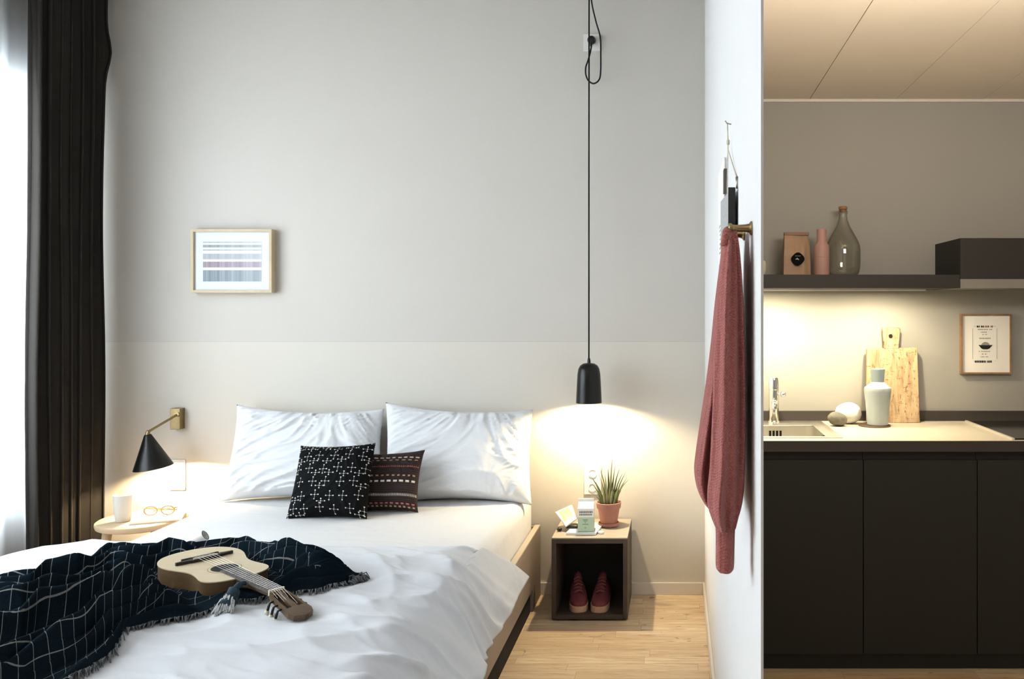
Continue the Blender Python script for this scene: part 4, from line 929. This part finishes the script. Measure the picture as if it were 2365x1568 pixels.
# things on the shelf
YS = 3.68
kb = thing('coffee_bag', 'brown kraft paper bag with a black round sticker on the shelf', 'paper bag', (W(1839, 0, YS).x, YS, SZ1))
bxx = W(1839, 0, YS).x; hw_ = .0585
bm = bmesh.new(); rings = []
zz = SZ1; hh = W(0, 537, YS).z - SZ1
for k, (wf, df) in ((0, (1.0, 1.0)), (.06, (1.02, 1.05)), (.4, (1.0, .95)), (.65, (.97, .75)), (.82, (.95, .45)), (.9, (.93, .2)), (1.0, (.92, .13))):
    ring = []
    for j in range(48):
        a = j / 48 * 4; sd = int(a); f = a - sd
        x, y = [(-1 + 2 * f, -1), (1, -1 + 2 * f), (1 - 2 * f, 1), (-1, 1 - 2 * f)][sd]
        crease = .022 * n3(x * 2.2, k * 2.5, y * 1.5 + 4) + (-.010 * k * math.exp(-((x + .25 - .2 * k) / .16) ** 2) if y < -.5 else 0) * -1
        side = (-.14 * sm(k * 1.6) * (1 - abs(y)) if abs(x) > .99 else 0)
        ring.append((bxx + hw_ * wf * (x * (1 + side)), YS + .036 * df * y + crease * (1 if 0 < k < .95 else 0), zz + hh * k))
    rings.append(ring)
loft(bm, rings); obj('bag', bm, 'kraft', kb, smooth=True, angle=.8)
obj('folded_top', box(bxx - hw_ * .95, bxx + hw_ * .93, YS - .013, YS + .007, zz + hh * .93, zz + hh * 1.0), 'kraft_dark', kb, bevel=.002)
bm = bmesh.new(); pc = W(1843, 598, YS - .045); rings = []
lathe(bm, [(.0272, -.001), (.0272, .012)], (pc.x, YS - .034, pc.z), 32, RX, wob=lambda a, z: .06 * math.cos(4 * a)); stk = obj('sticker', bm, 'sticker', kb)
bm = bmesh.new(); tube(bm, [(pc.x - .012, YS - .0465, pc.z - .002), (pc.x - .004, YS - .0467, pc.z + .001), (pc.x + .004, YS - .0467, pc.z - .004)], [.001, .0038, .002], 8)
for k in range(5): bx(bm, pc.x - .012 + .005 * k, pc.x - .009 + .005 * k, YS - .0466, YS - .0455, pc.z + .012, pc.z + .0145)
obj('emblem', bm, 'cream_ink', stk, smooth=True)
YG = 3.625; gx = W(1897.5, 0, YG).x; gz = lambda py: W(0, py, YG).z
gr = thing('pepper_mill', 'dusty pink bottle-shaped grinder on the shelf between bag and bottle', 'grinder', (gx, YG, SZ1))
bm = bmesh.new(); lathe(bm, [(.031, SZ1), (.0335, SZ1 + .002), (.0337, SZ1 + .078), (.0327, SZ1 + .079), (.0327, SZ1 + .080), (.0337, SZ1 + .081), (.0335, gz(572)), (.031, gz(567)), (.0235, gz(561)), (.0215, gz(556)), (.0212, gz(533)), (.020, gz(530)), (.018, gz(529))], (gx, YG, 0), 48); obj('body', bm, 'pink', gr, smooth=True, angle=.5)
dx_ = W(1948, 0, YS + .02).x; dy_ = YS + .03
dj = thing('demijohn', 'round grey-green glass demijohn with a cork on the shelf', 'bottle', (dx_, dy_, SZ1))
zt2 = lambda py: W(0, py, dy_).z
outp = [(.045, SZ1 + .001), (.062, SZ1 + .004), (.071, SZ1 + .016), (.0755, SZ1 + .04), (.077, SZ1 + .07), (.0765, zt2(575)), (.071, zt2(562)), (.058, zt2(548)), (.042, zt2(533)), (.029, zt2(520)), (.0215, zt2(508)), (.0185, zt2(500)), (.0185, zt2(494)), (.021, zt2(493)), (.021, zt2(488)), (.0185, zt2(487)), (.0175, zt2(484))]
sp2 = [(p.x, p.z) for p in smooth_path([(r, 0, z) for r, z in outp], 3)]
inn = [(max(.003, r - .0028), z + (.0035 if z < SZ1 + .02 else 0)) for r, z in sp2[::-1]]
bm = bmesh.new(); lathe(bm, sp2 + inn, (dx_, dy_, 0), 64); obj('glass_body', bm, 'glass', dj, smooth=True)
bm = bmesh.new(); lathe(bm, [(.0135, zt2(490)), (.0150, zt2(484.5)), (.0195, zt2(483)), (.0200, zt2(478.5)), (.016, zt2(477))], (dx_, dy_, 0), 28); obj('cork', bm, 'cork', dj, smooth=True, angle=.7)
bm = bmesh.new(); q = W(1759, 0, YS); lathe(bm, [(.012, SZ1), (.020, SZ1 + .003), (.0225, SZ1 + .03), (.0225, SZ1 + .05), (.017, SZ1 + .066), (.006, SZ1 + .072)], (q.x, YS, 0), 32)
jr = obj('salt_jar', bm, 'cream_glaze', smooth=True, origin=(q.x, YS, SZ1)); tag(jr, 'small cream jar half hidden by the partition edge on the shelf', 'jar')
# worktop items
vx = W(2027, 0, 3.66).x; vy = 3.66; vz = lambda py: W(0, py, vy).z
bm = bmesh.new(); lathe(bm, [(.068, WT), (.070, WT + .002), (.069, WT + .005), (.05, WT + .006)], (vx - .012, vy + .01, 0), 48); tag(obj('disc', bm, 'disc', smooth=True, angle=.7, origin=(vx - .012, vy + .01, WT)), 'thin brown round coaster under the pale vase', 'disc')  # flat brown disc set under the vase
wb = WT + .006
va = thing('vase', 'pale blue-grey ceramic carafe with a darker neck on the worktop', 'vase', (vx, vy, wb))
bm = bmesh.new(); lathe(bm, [(.043, wb), (.0455, wb + .003), (.0525, vz(930)), (.0585, vz(905)), (.0590, vz(899)), (.0575, vz(895)), (.030, vz(883)), (.026, vz(881))], (vx, vy, 0), 56); obj('body', bm, 'vase', va, smooth=True, angle=.6)
bm = bmesh.new(); lathe(bm, [(.0275, vz(885)), (.0275, vz(881)), (.0310, vz(855)), (.0310, vz(852)), (.0285, vz(851)), (.0265, vz(860))], (vx, vy, 0), 48); obj('neck', bm, 'vase_lid', va, smooth=True, angle=.6)
def pebble(c, sx, sy, sz, m, name, label, seed, rot=0):
    bm = bmesh.new(); bmesh.ops.create_icosphere(bm, subdivisions=4, radius=1)
    R3 = Matrix.Rotation(rot, 3, 'Y')
    for v in bm.verts:
        p = v.co.copy(); k = 1 + .06 * n3(p.x * 1.5 + seed, p.y * 1.5, p.z * 1.5) + .02 * n3(p.x * 4 + seed, p.y * 4, p.z * 4)
        p = R3 @ Vector((p.x * sx * k, p.y * sy * k, p.z * sz * k)); v.co = p
    mn = min(v.co.z for v in bm.verts)
    for v in bm.verts: v.co += Vector((c[0], c[1], c[2] - mn))
    tag(obj(name, bm, m, smooth=True, origin=c), label, 'stone', 'stones on the worktop')
pebble((W(1959, 0, 3.74).x, 3.74, WT + .0), .060, .045, .048, 'stone_white', 'pebble', 'large white rounded stone on the worktop left of the vase', 3)
pebble((W(1934, 0, 3.665).x, 3.665, WT), .044, .034, .031, 'stone_dark', 'pebble', 'smaller dark grey stone in front of the white one', 9, .25)
# cutting board leaning on the wall
cbd = thing('cutting_board', 'worn wooden cutting board with a handle leaning on the kitchen wall', 'cutting board', (1.0, 3.78, WT))
Yb, Yt = 3.765, 3.808
a = W(2003, 973, Yb); b = W(2125, 973, Yb); c = W(2119, 804, Yt - .01); d = W(2003, 807, Yt - .01)
Zs = c.z; ht = W(2057, 757, Yt)
th = Vector((0, .026, .004)); nside = Vector((-.0, .026, .004))
def quad_board(pts):
    bm = bmesh.new(); hexa(bm, [p for p in pts] + [p + th for p in pts]); return bm
a.z = b.z = WT
obj('blade', quad_board([a, b, c, d]), 'board', cbd, bevel=.003)
h0, h1, h2, h3 = W(2043, 806, Yt - .009), W(2076, 806, Yt - .009), W(2080, 758, Yt), W(2039, 758, Yt)
hnd = obj('handle', quad_board([h0, h1, h2, h3]), 'board', cbd, bevel=.004)
bm = bmesh.new(); pc = W(2057, 776, Yt - .006); lathe(bm, [(.0085, 0), (.0085, .004)], pc + Vector((0, .002, 0)), 20, RX); obj('hanging_hole', bm, 'black', hnd)
# poster on the kitchen wall
pf = thing('framed_poster', 'weathered wood frame with a printed bowl poster on the kitchen wall', 'picture', (1.4, KY, 1.12))
PYf = KY - .024
a = W(2220, 864, PYf); b = W(2337, 725, PYf); t_ = .0075
bm = bmesh.new(); bx(bm, a.x, b.x, PYf, KY, b.z - t_, b.z); bx(bm, a.x, b.x, PYf, KY, a.z, a.z + t_); bx(bm, a.x, a.x + t_, PYf, KY, a.z + t_, b.z - t_); bx(bm, b.x - t_, b.x, PYf, KY, a.z + t_, b.z - t_)
obj('frame', bm, 'old_wood', pf)
ps_ = obj('poster', box(a.x + t_, b.x - t_, PYf + .008, PYf + .012, a.z + t_, b.z - t_), 'paper', pf)
pxw, pzh = b.x - a.x, b.z - a.z
def pp_(u, v): return a.x + pxw * u, a.z + pzh * v       # u right, v up
IY = PYf + .0075
def ink_lines(rows, m, name, seed=1):
    r = random.Random(seed)
    for v, u0, u1, hh in rows:
        u = u0; bm = bmesh.new()
        while u < u1 - .01:
            w = r.uniform(.014, .03); x0, z0 = pp_(u, v); x1, z1 = pp_(min(u + w, u1), v + hh); bx(bm, x0, x1, IY - .0004, IY + .001, z0, z1); u += w + .010 + (.02 if r.random() < .15 else 0)
        obj(name, bm, m, ps_)
ink_lines([(.775, .32, .46, .030), (.070 + .12, .28, .62, .034)], 'ink', 'heading_lettering', 2); ink_lines([(.775, .48, .64, .030)], 'red_ink', 'brown_lettering', 3)
ink_lines([(.735, .34, .62, .014), (.69, .40, .55, .014), (.65, .43, .52, .014), (.585, .37, .60, .018), (.37, .36, .58, .014), (.325, .42, .52, .016), (.28, .40, .54, .014)], 'pale_ink', 'small_lettering', 5)
bm = bmesh.new()
for u0, v0, u1, v1 in ((.235, .25, .241, .76), (.715, .25, .721, .76), (.26, .79, .31, .795), (.65, .79, .70, .795), (.255, .215, .265, .22), (.68, .215, .70, .22)):
    x0, z0 = pp_(u0, v0); x1, z1 = pp_(u1, v1); bx(bm, x0, x1, IY - .0002, IY + .001, z0, z1)
obj('border_line', bm, 'pale_ink', ps_)
bm = bmesh.new(); pts = [pp_(u, v) for u, v in ((.35, .485), (.41, .425), (.45, .412), (.53, .412), (.57, .425), (.63, .485), (.58, .480), (.40, .480))]
vs0 = [bm.verts.new((x, IY - .0006, z)) for x, z in pts]; bm.faces.new(vs0); obj('bowl_drawing', bm, 'ink', ps_)
bm = bmesh.new(); pts = [pp_(u, v) for u, v in ((.40, .480), (.43, .515), (.47, .532), (.52, .530), (.555, .512), (.58, .480))]
bm.faces.new([bm.verts.new((x, IY - .0006, z)) for x, z in pts]); obj('bowl_filling', bm, 'pale_ink', ps_)

# ------------------------------------------------------------------ lights
def area(name, loc, rot, sx, sy, power, col):
    l = bpy.data.lights.new(name, 'AREA'); l.shape = 'RECTANGLE'; l.size = sx; l.size_y = sy; l.energy = power; l.color = col
    o = bpy.data.objects.new(name, l); o.location = loc; o.rotation_euler = rot; COL.objects.link(o); return o
def point(name, loc, power, col, r=.012):
    l = bpy.data.lights.new(name, 'POINT'); l.energy = power; l.color = col; l.shadow_soft_size = r
    o = bpy.data.objects.new(name, l); o.location = loc; COL.objects.link(o); return o
area('daylight', (XL - .55, 2.1, 1.75), (0, -PI / 2, 0), 1.8, 3.6, 350, (.88, .95, 1.0))
point('pendant_light', (PL.x, PL.y, pz + .023), 22, (1, .80, .50), .010)
point('wall_lamp_light', L1, 20, (1, .78, .48), .010)
area('shelf_light', (.66, KY - .22, SZ0 - .012), (0, 0, 0), .85, .03, 3.0, (1, .87, .62))
for x, e in ((.40, 6.5), (.92, 4.0)):
    area('shelf_spot', (x, KY - .29, SZ0 - .012), (math.radians(0), 0, 0), .035, .035, e, (1, .88, .62))
area('room_fill', (-1.2, .1, 2.95), (math.radians(28), 0, 0), 2.6, 1.6, 20, (1, .92, .83))  # added overhead fill for the bedroom, not a fixture of the room
area('kitchen_fill', (.75, 1.7, 1.95), (math.radians(128), 0, math.radians(-8)), .5, .3, 17, (1, .92, .80))  # added warm fill to lift kitchen wall and ceiling, no fixture there

w = bpy.data.worlds.new('World'); sc.world = w; w.use_nodes = True
nt = w.node_tree; bg = nt.nodes['Background']
bg.inputs[0].default_value = (.93, .96, 1.0, 1); bg.inputs[1].default_value = .24

cam = bpy.data.cameras.new('Camera'); co = bpy.data.objects.new('Camera', cam); COL.objects.link(co)
co.location = (0, 0, H); co.rotation_euler = (PI / 2, 0, 0)
cam.sensor_width = 36; cam.lens = F / 2365 * 36; cam.clip_start = .02
cam.shift_x = -(CX - 2365 / 2) / 2365; cam.shift_y = (CY - 1568 / 2) / 2365
sc.camera = co
sc.view_settings.view_transform = 'Standard'; sc.view_settings.look = 'None'; sc.view_settings.exposure = .31; sc.view_settings.gamma = .90
sc.cycles.use_denoising = True; sc.cycles.use_adaptive_sampling = True; sc.cycles.adaptive_threshold = .07; sc.cycles.adaptive_min_samples = 16; sc.cycles.max_bounces = 7; sc.cycles.diffuse_bounces = 4; sc.cycles.glossy_bounces = 3; sc.cycles.transparent_max_bounces = 12; sc.cycles.sample_clamp_indirect = 6; sc.cycles.caustics_reflective = False; sc.cycles.caustics_refractive = False
